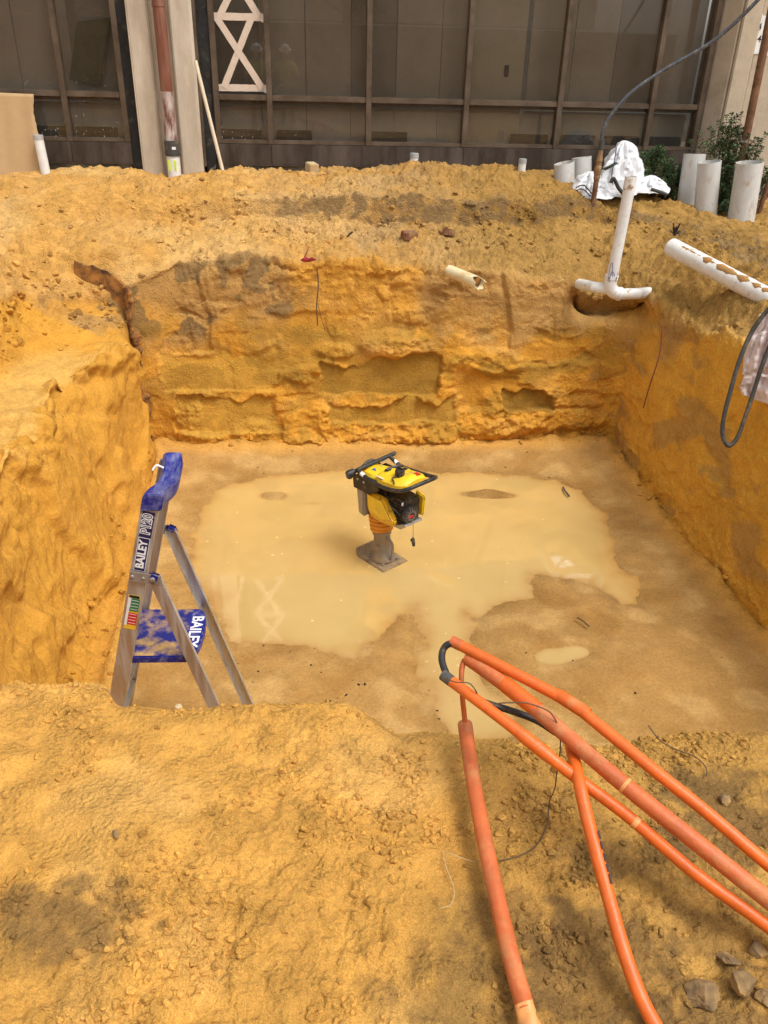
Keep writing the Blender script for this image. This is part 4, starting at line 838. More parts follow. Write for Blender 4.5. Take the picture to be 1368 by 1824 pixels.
# --- white drain riser with elbow
y0 = 8.72
o = thing('drain_pipe', 'white drain pipe standing on an elbow over the far right pit corner', 'pipe', at(1092, 520, y=y0)); b0 = at(1092, 520, y=y0)
def dq(px, py, y=y0): return at(px, py, y=y) - b0
R_ = .060
s = MB(); s.tube([dq(1088, 505), dq(1125, 314)], R_ * .96, 24, hollow=.92); ri = s.build('riser', M['pvc'], o, angle=50)
s = MB(); a_, t_ = dq(1124, 316), dq(1120, 338); s.tube([a_ + Vector((0, 0, .004)), a_ * .6 + t_ * .4, t_], [R_ * .99, R_ * .985, R_ * .97], 24, hollow=.9); s.build('muddy_rim', mat('brown_rim', (.32, .20, .10), .6, dirt=(.74, .73, .70), dirt_amt=.5, dirt_scale=14, sharp=.05), ri, angle=50)
s = MB(); el = smooth_path([dq(1090, 490), dq(1087, 508), dq(1093, 520), dq(1106, 524)], 7); s.tube(el, R_ * 1.12, 22); s.tube([el[0], el[3]], R_ * 1.2, 22); s.tube([el[-4], el[-1]], R_ * 1.2, 22); s.build('elbow', M['pvc'], o, angle=50)
s = MB(); s.tube([dq(1104, 524), dq(1135, 523, y0 - .02), dq(1178, 519, y0 + .35)], R_ * .96, 20); s.build('outlet_pipe', M['pvc_muddy'], o)
s = MB(); s.tube([dq(1085, 515, y0 + .02), dq(1060, 512, y0 + .08), dq(1032, 506, y0 + .45)], R_ * .96, 20); s.build('inlet_pipe', M['pvc_muddy'], o)
for pts in ([(1083, 500), (1087, 475), (1091, 470), (1090, 498)], [(1085, 503), (1089, 485), (1094, 488), (1097, 500), (1100, 486)], [(1084, 497), (1091, 492), (1098, 496)]):
    s = MB(); s.tube(smooth_path([dq(x, y_, y0 - R_ - .004) for x, y_ in pts], 5), .0028, 5); s.build('pen_scribble', M['blueink'], ri)
# --- big muddy pipe lying at right
a = at(1196, 440, y=8.62); b = at(1400, 548, y=7.25); bb = at(1500, 600, y=6.6)
o = thing('lying_pipe', 'thick white pipe smeared with mud lying on the sand at right edge', 'pipe', a)
d = (b - a); s = MB(); s.tube([Vector((0, 0, 0)), d * .45, d, bb - a], .088, 28, hollow=.93); p_ = s.build('pipe', M['pvc_muddy'], o, angle=50)
s = MB(); s.tube([d * .43, d * .45], .0895, 28); s.build('joint_ring', M['pvc'], p_, angle=50)
vs, fs, n = [], [], 60; dn = d.normalized(); sd_ = dn.cross(Vector((0, 0, 1))).normalized(); up_ = sd_.cross(dn)       # sand caked on its top
for i in range(n):
    t_ = .12 + .95 * i / n; wid = max(0, .25 + 1.1 * float(fbm(np.array([[t_ * 11, 3.3, 1.]], np.float32), 4, .7)[0]) + .55 * t_) * (.35 if t_ < .3 else .7)
    for k in range(7):
        an = .55 + (k - 3) / 3 * wid * .55; rr = .0885 + .012 * max(0, 1 - ((k - 3) / 3) ** 2) * wid
        vs.append(d * t_ + (up_ * math.cos(an) + sd_ * math.sin(an)) * rr)
for i in range(n - 1):
    for k in range(6): fs.append((i * 7 + k, i * 7 + k + 1, i * 7 + 8 + k, i * 7 + 7 + k))
s = MB(); s.add(vs, fs); s.build('caked_mud', mat('caked_mud', (.36, .19, .06), .95, bump=.8, bscale=60), p_)
# --- pale cloth and black cord hanging over the right edge
o = thing('draped_cloth', 'dusty pink cloth bundle hanging over the pit edge at the right', 'cloth', at(1360, 600, y=6.5)); b0 = at(1360, 600, y=6.5)
def cl(outl, seed, yb):
    n, m_ = 34, 46; vs = []
    for j in range(m_ + 1):
        t_ = j / m_; (xl_, yl), (xr_, yr) = outl(t_)
        for k in range(n + 1):
            u = k / n; px, py = xl_ + (xr_ - xl_) * u, yl + (yr - yl) * u
            fold = .045 * math.sin(u * 13 + seed + 2.2 * t_) * (.4 + .6 * t_) + .02 * math.sin(u * 31 + 5 * t_) + .03 * float(fbm(np.array([[u * 4, t_ * 5, seed]], np.float32), 3)[0])
            vs.append(at(px, py, y=yb(t_, u) + fold) - b0)
    s = MB(); s.add(vs, [(j * (n + 1) + k, j * (n + 1) + k + 1, (j + 1) * (n + 1) + k + 1, (j + 1) * (n + 1) + k) for j in range(m_) for k in range(n)])
    q = s.build('cloth', M['cloth'], o, angle=50); md = q.modifiers.new('thick', 'SOLIDIFY'); md.thickness = .006; return q
def o1(t): 
    l = np.interp(t, [0, .2, .45, .7, 1], [1352, 1346, 1335, 1326, 1322]); ly = np.interp(t, [0, 1], [560, 664]); return (l, ly + 8 * math.sin(t * 9)), (1420, 545 + t * 100)
def o2(t):
    l = np.interp(t, [0, .4, .8, 1], [1345, 1328, 1318, 1326]); return (l, 630 + 75 * t), (1430, 640 + 95 * t + 10 * math.sin(7 * t))
cl(o1, 1.0, lambda t, u: 6.35 - .10 * t - .2 * u); cl(o2, 4.0, lambda t, u: 6.40 - .10 * t - .2 * u)
pts = [at(x, y_, y=yy) for x, y_, yy in ((1450, 500, 5.8), (1400, 525, 6.05), (1368, 552, 6.1), (1340, 590, 6.1), (1318, 640, 6.05), (1303, 690, 6.0), (1290, 740, 5.95), (1287, 775, 5.92), (1298, 794, 5.9), (1314, 778, 5.92), (1330, 735, 5.95), (1345, 690, 6.0), (1358, 650, 6.02), (1380, 600, 6.05), (1420, 560, 5.9))]
s = MB(); s.tube(smooth_path(pts, 8), .017, 12); o = s.build('hanging_cable', M['rubber'], None); tag(o, 'black cable loop hanging down over the right pit wall by the cloth', 'cable')
# --- rusty jagged sheet at the back left corner of the pit
o = thing('rusted_sheet', 'rust crusted jagged steel sheet standing at the back left pit corner', 'steel sheet', (-2.66, 8.4, -2.3)); b0 = Vector((-2.66, 8.4, -2.3))
def shp(px, py, y): return at(px, py, y=y) - b0
def slab(poly, y, th, nm, m, seed):
    n, k_ = len(poly), 8; s = MB(); vs = []
    for lay_ in range(2):
        for (x, y_) in poly: vs.append(shp(x, y_, y) + Vector((random.uniform(-.01, .01), th * lay_, random.uniform(-.01, .01))))
    s.add(vs, [tuple(range(n)), tuple(range(n, 2 * n))[::-1]] + [(i, i + n, (i + 1) % n + n, (i + 1) % n) for i in range(n)]); return s.build(nm, m, o, angle=20)
random.seed(12)
slab([(132, 464), (142, 468), (152, 474), (165, 474), (178, 480), (190, 484), (203, 492), (214, 503), (222, 510), (232, 516), (236, 560), (226, 585), (205, 560), (185, 545), (160, 540), (134, 535)], 8.42, .03, 'sheet', M['rust_soil'], 1)
path, rad = [], []
for i in range(130):
    t_ = i / 129; px = np.interp(t_, [0, .15, .3, .5, .75, 1], [226, 230, 238, 248, 260, 268]); py = 510 + t_ * 302
    nn = float(fbm(np.array([[t_ * 6, .3, .7]], np.float32), 3)[0]); path.append(shp(px + 5 * nn, py, 8.37)); rad.append(.040 + .022 * nn)
s = MB(); s.tube(path, rad, 22); va = np.array(s.v, np.float32); dsp = fbm(va * 13 + 3, 4, .6); cc = np.repeat(np.array([tuple(q) for q in path], np.float32), 22, axis=0); va = cc + (va - cc) * (1 + .55 * dsp)[:, None] + np.column_stack([.010 * fbm(va * 22, 2), 0 * dsp, .0 * dsp]); s.v = [tuple(q) for q in va.tolist()]
s.build('crusted_edge', M['rust_soil'], o, angle=60)
for pts in ([(20, 437), (30, 440), (42, 440)], [(48, 442), (58, 444)], [(85, 452), (95, 458)], [(92, 462), (104, 466)], [(110, 462), (118, 470)]):
    s = MB(); s.tube([shp(x, y_, 8.75) for x, y_ in pts], [.02 + .008 * i for i in range(len(pts))], 7); s.build('rust_fragment', M['rust_soil'], o)
# --- cream stub, bricks, block, red plastic
a, b = at(818, 490, y=8.72), at(856, 506, y=8.52); d = b - a
o = thing('broken_pipe', 'broken cream pipe stub poking out of the far pit wall', 'pipe', a); s = MB(); n = 22; a_, c_, d_ = basis(d); vs = []
for (dd, rr) in ((-.15, .062), (d.length, .066), (d.length, .060), (-.15, .056)):
    for k in range(n):
        an = 2 * PI * k / n; e = (-.07 * max(0, math.cos(an - 1.2)) + .02 * math.sin(5 * an)) if dd > 0 else 0; vs.append(d_ * (dd + e) + (a_ * math.cos(an) + c_ * math.sin(an)) * rr)
s.add(vs, [(i * n + k, i * n + (k + 1) % n, ((i + 1) % 4) * n + (k + 1) % n, ((i + 1) % 4) * n + k) for i in range(4) for k in range(n)]); s.build('pipe', M['pvc_cream'], o, angle=50)
s = MB(); s.tube([d_ * (d.length - .05), d_ * (d.length - .045)], .056, 16); s.build('soil_plug', M['rust_soil'], o)
def brick(px, py, z, rz, label, m='brick', size=(.15, .11, .075), nm='brick', tilt=.12):
    p = at(px, py, z=z); z1 = ground_z(p.x, p.y); p.z = z1 + size[2] * .38; s = MB()
    R = Matrix.Rotation(rz, 3, 'Z') @ Matrix.Rotation(tilt, 3, 'X'); s.box((0, 0, 0), size, R); o = s.build(nm, M[m], None, bevel=.007); o.location = p
    dm = o.modifiers.new('chips', 'SUBSURF'); dm.subdivision_type = 'SIMPLE'; dm.levels = 2; dm.render_levels = 2
    return tag(o, label, 'brick')
brick(729, 408, -.02, .5, 'larger red brick lying on the bench above the far wall', size=(.16, .11, .085)); brick(800, 404, -.02, -.5, 'smaller red brick lying right of the other brick on the bench', size=(.12, .10, .075), tilt=-.2)
b_ = brick(556, 313, .33, .5, 'pale block standing on the spoil bank below the window sill', 'paleblock', (.12, .16, .11)); b_['category'] = 'block'
p = at(548, 462, z=-.15); 
o = thing('red_plastic_scrap', 'torn scrap of red plastic on the far edge of the pit', 'plastic scrap', p); s = MB()
vs = [(-.075, 0, -.01), (-.02, -.03, .035), (.015, 0, .01), (.045, -.02, .03), (.09, 0, .0), (.015, .02, -.025), (-.03, -.04, -.02)]; s.add(vs, [(0, 1, 2, 6), (2, 3, 4, 5), (6, 2, 5)]); q = s.build('plastic', M['redplastic'], o, angle=20); md = q.modifiers.new('thick', 'SOLIDIFY'); md.thickness = .006
s = MB(); s.tube(smooth_path([(-.03, -.02, .03), (.0, -.03, .08), (.02, -.02, .13)], 5), .004, 6); s.build('wire', M['redplastic'], o)
# ================================================================ THE STEP LADDER in the pit
Y1, Y2, kk = 3.325, 3.765, .06
lad = thing('step_ladder', 'aluminium platform step ladder with blue plastic platform and top rail standing in the pit', 'ladder', (-1.15, 3.55, -2.22), kk)
LI = lad.matrix_basis.inverted() if False else (Matrix.Translation((-1.15, 3.55, -2.22)) @ Matrix.Rotation(kk, 4, 'Z')).inverted()
W = .44; zb_ = .0
# local: x = from the climbing frame towards the stays, y = across (near -, far +), z = up from the pit floor
lean = .262; ZTp = 2.02
def rx(z): return -.485 + lean * z                       # centre line of the climbing frame
zpl = 1.09
for sgn in (-1, 1):
    y = sgn * W / 2; s = MB()
    u = Vector((lean, 0, 1)).normalized(); sv_ = Vector((u.z, 0, -u.x))
    a, b = Vector((rx(0), y, 0)), Vector((rx(ZTp), y, ZTp))
    s.beam(a, b, .084, .004, sv_)                         # web of the channel
    for e in (-1, 1):
        off = sv_ * e * .040 + Vector((0, -sgn * .0145, 0)); s.beam(a + off, b + off, .004, .025, sv_)
    r_ = s.build('rail', M['alu'], lad)
    for z in (1.96, 1.60) if sgn < 0 else (1.6,):
        for e in (-.036, .036):
            s = MB(); c = Vector((rx(z), y + sgn * .003, z)) + sv_ * e; s.ball(c, .006, (1, .5, 1), 10, 6); s.build('rivet', M['grey_metal'], r_)
    s = MB(); s.box((rx(.01), y, .0), (.13, .05, .06)); s.build('rubber_foot', M['blue'], r_, bevel=.008)
# back stays
stt = 1.60
for sgn in (-1, 1):
    y = sgn * (W / 2 + .012); s = MB(); a, b = Vector((rx(stt) + .078, y, stt + .0)), Vector((.45, sgn * (W / 2 + .03), .0))
    d = (b - a).normalized(); sv2 = Vector((-d.z, 0, d.x))
    s.beam(a, b, .060, .003, sv2)
    for e in (-1, 1): s.beam(a + sv2 * e * .029 + Vector((0, -sgn * .012, 0)), b + sv2 * e * .029 + Vector((0, -sgn * .012, 0)), .003, .022, sv2)
    st = s.build('stay', M['alu'], lad)
    s = MB(); s.box(a + Vector((.004, -.0 * sgn, .006)), (.060, .024, .052), Matrix.Rotation(.5, 3, 'Y')); s.build('stay_cap', M['blue'], st, bevel=.012)
    s = MB(); s.box(b + Vector((0, 0, .01)), (.09, .05, .06)); s.build('rubber_foot', M['blue'], st, bevel=.01)
    s = MB(); c0 = Vector((rx(stt + .01) - .04, y - .004 * 1, stt + .015)); c1 = Vector((rx(stt) + .085, y, stt - .008))
    yy = sgn * (W / 2 + .018); c0.y = yy; c1.y = yy; s.beam(c0, c1, .060, .004, (0, 0, 1)); s.tube([c1 + Vector((0, -.002, 0)), c1 + Vector((0, .0022, 0))], .0302, 20); br = s.build('bracket', M['grey_metal'], lad, bevel=.0015)
    for t_, r_ in ((.12, .010), (.55, .009), (.90, .016)):
        s = MB(); c = c0.lerp(c1, t_) + Vector((0, sgn * .004, 0)); s.ball(c, r_, (1, .5, 1), 12, 6); s.build('rivet', M['grey_metal'], br)
# steps below the platform
for z in (.28, .56, .84):
    s = MB(); x = rx(z); s.box((x, 0, z), (.085, W - .01, .022)); s.box((x - .04, 0, z - .02), (.006, W - .01, .04)); s.build('step', M['alu'], lad, bevel=.003)
# platform: ribbed blue tread, dusty, with a raised nose carrying the name
px0, px1 = rx(zpl) - .01, rx(zpl) + .375
s = MB(); n = 10; outl = [(px0, -W / 2 + .012), (px1 - .04, -W / 2 + .012)] + [(px1 - .04 + .04 * math.sin(PI / 2 * i / n) + .012 * math.sin(PI * i / n), (-W / 2 + .012) + (W - .024) * i / n) for i in range(1, 4)]
outl = [(px0, -W / 2 + .008), (px1 - .05, -W / 2 + .008), (px1 - .02, -W / 2 + .03), (px1, -W / 4), (px1 + .008, 0), (px1, W / 4), (px1 - .02, W / 2 - .03), (px1 - .05, W / 2 - .008), (px0, W / 2 - .008)]
s.prism(outl, (1, 0, 0), (0, 1, 0), (0, 0, .045), (0, 0, zpl - .045)); pf = s.build('platform', M['blue'], lad, bevel=.006)
s = MB()
for i in range(34):
    x = px0 + .012 + i * .0085; s.box((x, 0, zpl + .0022), (.0042, W - .04, .0045))
s.box(((px0 + px0 + .31) / 2, 0, zpl + .0008), (.30, W - .032, .0012)); s.build('ribbed_tread', M['blue_dusty'], pf)
TXT = Matrix.Translation((px1 - .045, .0, zpl + .0015)) @ Matrix.Rotation(-PI / 2, 4, 'Z')
lettering('name_lettering', 'BAILEY', .088, M['white'], pf, TXT, bold=.0016, sx=1.02)
# top rail: blue curved knee rest running from the near rail to the far one
prof = []; N = 22; vs = []; fs = []
for i in range(N + 1):
    t_ = i / N; yv = -W / 2 - .014 + (W + .028) * t_
    dz = .085 + .0 * t_ - .0 * sstep(.12, .62, np.array(t_)) ; dxs = .010 + .030 * float(sstep(.1, .6, np.array(t_))) - .02 * float(sstep(.75, 1, np.array(t_)))
    zc = ZTp - .03 + float(dz) - .045 - .05 * math.sin(PI * min(1, t_ / .9)) ** 2 * .6 + (.012 if .1 < t_ < .92 else 0.0) * 0
    xc = rx(ZTp) + dxs
    h1 = .055; wx = .050
    ring_ = [(-wx, -h1), (wx, -h1), (wx, h1 * .3), (wx - .010, h1 * .62), (wx * .55, h1 * (.30 if .12 < t_ < .9 else .62)), (-wx * .55, h1 * (.30 if .12 < t_ < .9 else .62)), (-wx + .010, h1 * .62), (-wx, h1 * .3)]
    for (a, b) in ring_: vs.append((xc + a + lean * b, yv, zc + b))
m_ = 8
for i in range(N):
    for k in range(m_): fs.append((i * m_ + k, i * m_ + (k + 1) % m_, (i + 1) * m_ + (k + 1) % m_, (i + 1) * m_ + k))
fs += [tuple(range(m_)), tuple(range(N * m_, N * m_ + m_))[::-1]]
s = MB(); s.add(vs, fs); tr_ = s.build('top_rail', mat('worn_blue_plastic', (.012, .017, .20), .38, dirt=(.30, .30, .42), dirt_amt=.30, dirt_scale=14, sharp=.16, stretch=(1, .4, 1)), lad, bevel=.006, angle=50)
s = MB(); s.tube(smooth_path([(rx(ZTp) - .03, -.0, ZTp + .055), (rx(ZTp) - .01, .012, ZTp + .075), (rx(ZTp) + .02, .02, ZTp + .058)], 6), .005, 6); s.build('tie', M['white'], tr_)
# stickers on the near rail
RF = Matrix(((lean / math.hypot(1, lean), -1 / math.hypot(1, lean), 0, 0), (0, 0, -1, 0), (1 / math.hypot(1, lean), lean / math.hypot(1, lean), 0, 0), (0, 0, 0, 1)))
def sticker(z, size, m, nm, lay=1, dx=0, par=None):       # a flat label on the near rail: long axis up the rail
    c = Vector((rx(z) + dx, -W / 2 - .002 - .0008 * lay, z)); T_ = Matrix.Translation(c) @ RF
    if m is None: return T_
    s = MB(); s.box((0, 0, 0), (size[0], size[1], .0008)); o_ = s.build(nm, m, par or lad); o_.data.transform(T_); return o_
zs = 1.80; A0 = sticker(zs, (.345, .058), M['navy'], 'name_sticker', 1)
sticker(zs - .070, (.195, .056), M['white'], 'sticker_border', 1.5, -.070 * 0, A0); sticker(zs - .070, (.189, .050), M['navy'], 'sticker_field', 2, 0, A0)
lettering('sticker_lettering', 'BAILEY', .054, M['white'], A0, sticker(zs - .070, None, None, '', 3.0), bold=.0018, sx=.98, ext=.0003)
lettering('model_lettering', 'P120', .062, M['white'], A0, sticker(zs + .100, None, None, '', 2.2), bold=.0042, sx=.92, ext=.0003)
lettering('model_lettering', 'P120', .062, M['navy'], A0, sticker(zs + .100, None, None, '', 2.9), bold=-.0006, sx=.92, ext=.0003)
zq = 1.385; B0 = sticker(zq, (.215, .060), M['yellow_print'], 'warning_sticker', 1)
sticker(zq + .045, (.080, .044), M['green'], 'green_field', 2, .007, B0); sticker(zq - .040, (.076, .044), M['red'], 'red_field', 2, .007, B0); sticker(zq, (.158, .012), M['white'], 'white_column', 2.2, -.023, B0); sticker(zq + .095, (.016, .05), M['ink'], 'black_band', 2, 0, B0); sticker(zq + .062, (.06, .016), M['white'], 'torn_corner', 2.6, -.022, B0)
for i in range(4):
    sticker(zq + .018 + .018 * i, (.0025, .036), M['white'], 'print_line', 2.5, .007, B0); sticker(zq - .066 + .018 * i, (.0025, .036), M['white'], 'print_line', 2.5, .007, B0)
# ================================================================ THE TAMPING RAMMER in the puddle
ra = math.atan2(-.73, .68)
ram = thing('tamping_rammer', 'yellow and black tamping rammer standing upright in the muddy puddle', 'rammer', (.0, 6.13, -2.285), ra)
s = MB(); prof = [(-.205, .075), (-.195, .030), (-.165, .005), (.17, .0), (.172, .026), (-.15, .034), (-.172, .055), (-.182, .095), (-.20, .098)]
s.prism(prof, (1, 0, 0), (0, 0, 1), (0, .29, 0), (0, -.145, 0)); sh = s.build('shoe', M['shoe'], ram, bevel=.004)
for x in (-.09, .10):
    for y in (-.085, .085): s = MB(); s.tube([(x, y, .03), (x, y, .042)], .013, 6); s.build('bolt', M['grey_metal'], sh)
def axx(z): return -.105 * (z - .05) + .005              # the machine leans
s = MB(); pr = [(.030, .112), (.055, .110), (.075, .096), (.13, .078), (.265, .073), (.28, .084), (.305, .084), (.315, .074), (.36, .07)]
s.tube([(axx(z), 0, z) for z, _ in pr], [r for _, r in pr], 28); ft = s.build('tamping_foot', M['steel_mud'], ram, angle=40)
s = MB(); s.tube([(axx(.17) + .03, -.088, .175), (axx(.17) + .032, -.103, .175)], .024, 14); s.build('oil_plug', M['steel_mud'], ft)
s = MB(); s.tube(smooth_path([(axx(.28) + .075, -.01, .27), (axx(.2) + .135, -.01, .24), (axx(.2) + .145, -.01, .16), (axx(.1) + .115, -.01, .065)], 6), .011, 10); s.build('lifting_loop', M['steel_mud'], ft)
s = MB(); path, rad = [], []
for i in range(61):
    t_ = i / 60; z = .322 + .158 * t_; path.append((axx(z), 0, z)); rad.append(.086 + .012 * t_ + .020 * abs(math.cos(t_ * PI * 4.0)) ** .7 - .004)
s.tube(path, rad, 30); s.build('bellows', M['bellows'], ram, angle=60)
s = MB(); pr = [(.46, .085), (.50, .090), (.52, .075), (.60, .075)]; s.tube([(axx(z), 0, z) for z, _ in pr], [r for _, r in pr], 20); s.build('guide_tube', M['steel_mud'], ram)
ox = axx(.62) + .055
# crankcase with its yellow cover (facing -y, the viewer's left) and grey guard plate at the front
s = MB(); s.prism([(-.155, .50), (-.03, .47), (.07, .475), (.13, .56), (.09, .73), (-.165, .75)], (1, 0, 0), (0, 0, 1), (0, .17, 0), (ox, -.085, 0)); s.build('crankcase', M['dark_metal'], ram, bevel=.012)
s = MB(); s.prism([(-.075, .72), (.14, .725), (.275, .575), (.27, .515), (.14, .495), (-.005, .49), (-.06, .57)], (1, 0, 0), (0, 0, 1), (0, -.060, 0), (ox, -.088, 0)); cv_ = s.build('side_cover', M['yellow_mud'], ram, bevel=.014)
s = MB(); s.prism([(-.05, .705), (.13, .71), (.245, .575), (.12, .535), (-.03, .565)], (1, 0, 0), (0, 0, 1), (0, -.012, 0), (ox, -.146, 0)); s.build('cover_face', M['yellow'], cv_, bevel=.006)
s = MB(); s.prism([(-.155, .50), (-.03, .47), (.07, .475), (.13, .56), (.07, .71), (-.10, .73)], (1, 0, 0), (0, 0, 1), (0, .05, 0), (ox, .09, 0)); s.build('side_cover', M['yellow'], ram, bevel=.012)
s = MB(); s.prism([(-.165, .475), (-.09, .455), (-.09, .735), (-.205, .755)], (1, 0, 0), (0, 0, 1), (0, .24, 0), (ox, -.155, 0)); s.build('guard_plate', M['beige_panel'], ram, bevel=.016)
# engine on the rear with recoil starter
s = MB(); s.box((ox + 0.250, .005, .63), (.15, .20, .21)); s.box((ox + 0.250, .0, .745), (.17, .16, .06)); s.tube([(ox + 0.200, -.06, .76), (ox + 0.200, -.06, .70)], .04, 12); en = s.build('engine', M['dark_metal'], ram, bevel=.014)
for k in range(7): s = MB(); s.box((ox + 0.250, -.10, .55 + .024 * k), (.13, .012, .007)); s.build('cooling_fin', M['dark_metal'], en)
s = MB(); c = Vector((ox + 0.342, -.02, .625)); s.tube([c - Vector((.02, 0, 0)), c + Vector((.012, 0, 0)), c + Vector((.02, 0, 0))], [.082, .080, .06], 26); rs_ = s.build('recoil_starter', M['black'], en, angle=30)
for k in range(16):
    an = k / 16 * 6.283; s = MB(); s.beam(c + Vector((.021, .03 * math.cos(an), .03 * math.sin(an))), c + Vector((.016, .068 * math.cos(an), .068 * math.sin(an))), .004, .006); s.build('starter_rib', M['grey_metal'], rs_)
s = MB(); s.box(c + Vector((.022, -.012, -.005)), (.003, .05, .022)); s.build('red_label', M['red'], rs_)
s = MB(); s.box((ox + 0.315, -.075, .735), (.004, .045, .026)); s.build('white_label', M['white'], en)
s = MB(); s.prism([(.12, .51), (.36, .56), (.37, .545), (.31, .495), (.12, .48)], (1, 0, 0), (0, 0, 1), (0, .20, 0), (ox, -.10, 0)); s.build('skid_plate', M['grey_metal'], ram, bevel=.004)
s = MB(); s.prism([(.26, .56), (.36, .575), (.37, .76), (.26, .78)], (1, 0, 0), (0, 0, 1), (0, .03, 0), (ox, .105, 0)); s.build('engine_cover', M['yellow'], ram, bevel=.01)
for pts in ([(ox + 0.170, -.11, .72), (ox + 0.230, -.14, .70), (ox + 0.280, -.12, .66), (ox + 0.330, -.08, .60)], [(ox + 0.080, -.10, .78), (ox + 0.160, -.12, .75), (ox + 0.230, -.12, .74)], [(ox + 0.180, -.12, .62), (ox + 0.240, -.13, .55), (ox + 0.300, -.1, .54)]):
    s = MB(); s.tube(smooth_path(pts, 6), .005, 6); s.build('cable', M['black'], ram)
s = MB(); cc = Vector((ox - .02, -.115, .765)); s.tube([cc + Vector((0, .06, 0)), cc - Vector((0, .035, 0))], .042, 18); s.build('air_filter', M['black'], ram, bevel=.008)
# the tank hood on top
zt_ = .80
def hood(x0, x1, w0, w1, z0, z1, nm, m, crown=.02, par=None, y0=0):
    n, q_ = 16, 12; vs = []
    for i in range(n + 1):
        t_ = i / n; x = x0 + (x1 - x0) * t_; hw = (w0 + (w1 - w0) * t_) * (1 - .35 * max(0, (t_ - .72) / .28) ** 2) * (1 - .25 * max(0, (.15 - t_) / .15) ** 2); zt = z0 + (z1 - z0) * t_
        ring_ = [(-hw, -.045), (-hw, -.005), (-hw * .86, .018), (-hw * .45, .03 + crown * .5), (0, .034 + crown), (hw * .45, .03 + crown * .5), (hw * .86, .018), (hw, -.005), (hw, -.045)]
        dp_ = 1 - .55 * max(0, (t_ - .85) / .15) ** 2
        for (a, b) in ring_: vs.append((x, y0 + a, zt + (b * dp_ if b > 0 else b)))
    k = 9; fs = [(i * k + j, i * k + j + 1, (i + 1) * k + j + 1, (i + 1) * k + j) for i in range(n) for j in range(k - 1)] + [(i * k + k - 1, i * k, (i + 1) * k, (i + 1) * k + k - 1) for i in range(n)] + [tuple(range(k)), tuple(range(n * k, n * k + k))[::-1]]
    s = MB(); s.add(vs, fs); return s.build(nm, m, par or ram, bevel=0, angle=32)
tank = hood(ox + .02, ox + .375, .150, .160, .885, .935, 'fuel_tank', M['yellow'], .02)
fh = hood(ox - .22, ox + .02, .105, .135, .835, .865, 'front_hood', M['yellow'], .012)
s = MB(); c = Vector((ox + .235, -.055, .962)); s.tube([c - Vector((0, 0, .01)), c + Vector((0, 0, .03)), c + Vector((0, 0, .048)), c + Vector((0, 0, .055))], [.040, .042, .038, .02], 10); s.box(c + Vector((0, 0, .058)), (.055, .014, .02)); s.build('fuel_cap', M['black'], tank, angle=30)
s = MB(); s.tube(smooth_path([c + Vector((.0, -.04, .0)), c + Vector((-.01, -.075, -.012)), c + Vector((.02, -.085, -.025)), c + Vector((.04, -.10, -.035))], 6), .006, 6); s.build('cap_tether', M['black'], tank)
s = MB(); s.box((ox + .325, .05, .972), (.05, .045, .006), Matrix.Rotation(-.05, 3, 'Y')); s.build('red_sticker', M['red'], tank)
s = MB(); s.ball((ox + .075, .01, .942), 1, (.032, .085, .006), 20, 6); lb = s.build('oval_badge', M['dark_metal'], tank)
for i in range(6): s = MB(); s.box((ox + .075, -.045 + .022 * i, .950), (.026, .010, .002)); s.build('badge_mark', M['grey_metal'], lb)
s = MB(); s.box((ox + .17, .06, .948), (.075, .075, .012)); s.build('tank_recess', M['yellow_print'], tank, bevel=.005)
s = MB(); s.box((ox + .17, .06, .957), (.04, .045, .004)); s.build('recess_label', M['dark_metal'], tank)
s = MB(); s.box((ox + .10, -.145, .915), (.07, .03, .004), Matrix.Rotation(-.5, 3, 'X')); s.build('white_sticker', M['white'], tank)
s = MB(); s.box((ox - .07, -.01, .890), (.055, .105, .004)); s.build('blue_sticker', mat('blue_print', (.03, .13, .42), .4), fh)
for x, y in ((-.16, -.09), (-.06, .09)): s = MB(); s.box((ox + x, y, .872), (.02, .03, .004)); s.build('red_mark', M['red'], fh)
# the round roller/cover at the front
s = MB(); c = Vector((ox - .245, .03, .785)); s.tube([c + Vector((-.005, 0, 0)), c + Vector((.055, 0, 0))], .118, 30); wh = s.build('front_roller', M['rubber'], ram, bevel=.01, angle=40)
s = MB(); s.tube([c + Vector((.05, 0, 0)), c + Vector((.075, 0, .0))], [.100, .085], 28); s.build('roller_face', M['yellow'], wh)
# black side brackets
for sg in (-1, 1):
    s = MB(); s.prism([(-.225, .70), (-.03, .705), (.10, .79), (.06, .87), (-.16, .86), (-.24, .80)], (1, 0, 0), (0, 0, 1), (0, .014, 0), (ox, sg * .150 - .007, 0)); bk = s.build('frame_bracket', M['black'], ram, bevel=.004)
    for x in (-.17, -.09): s = MB(); s.ball((ox + x, sg * .160, .80), .013, (1, .5, 1), 12, 6); s.build('bolt', M['grey_metal'], bk)
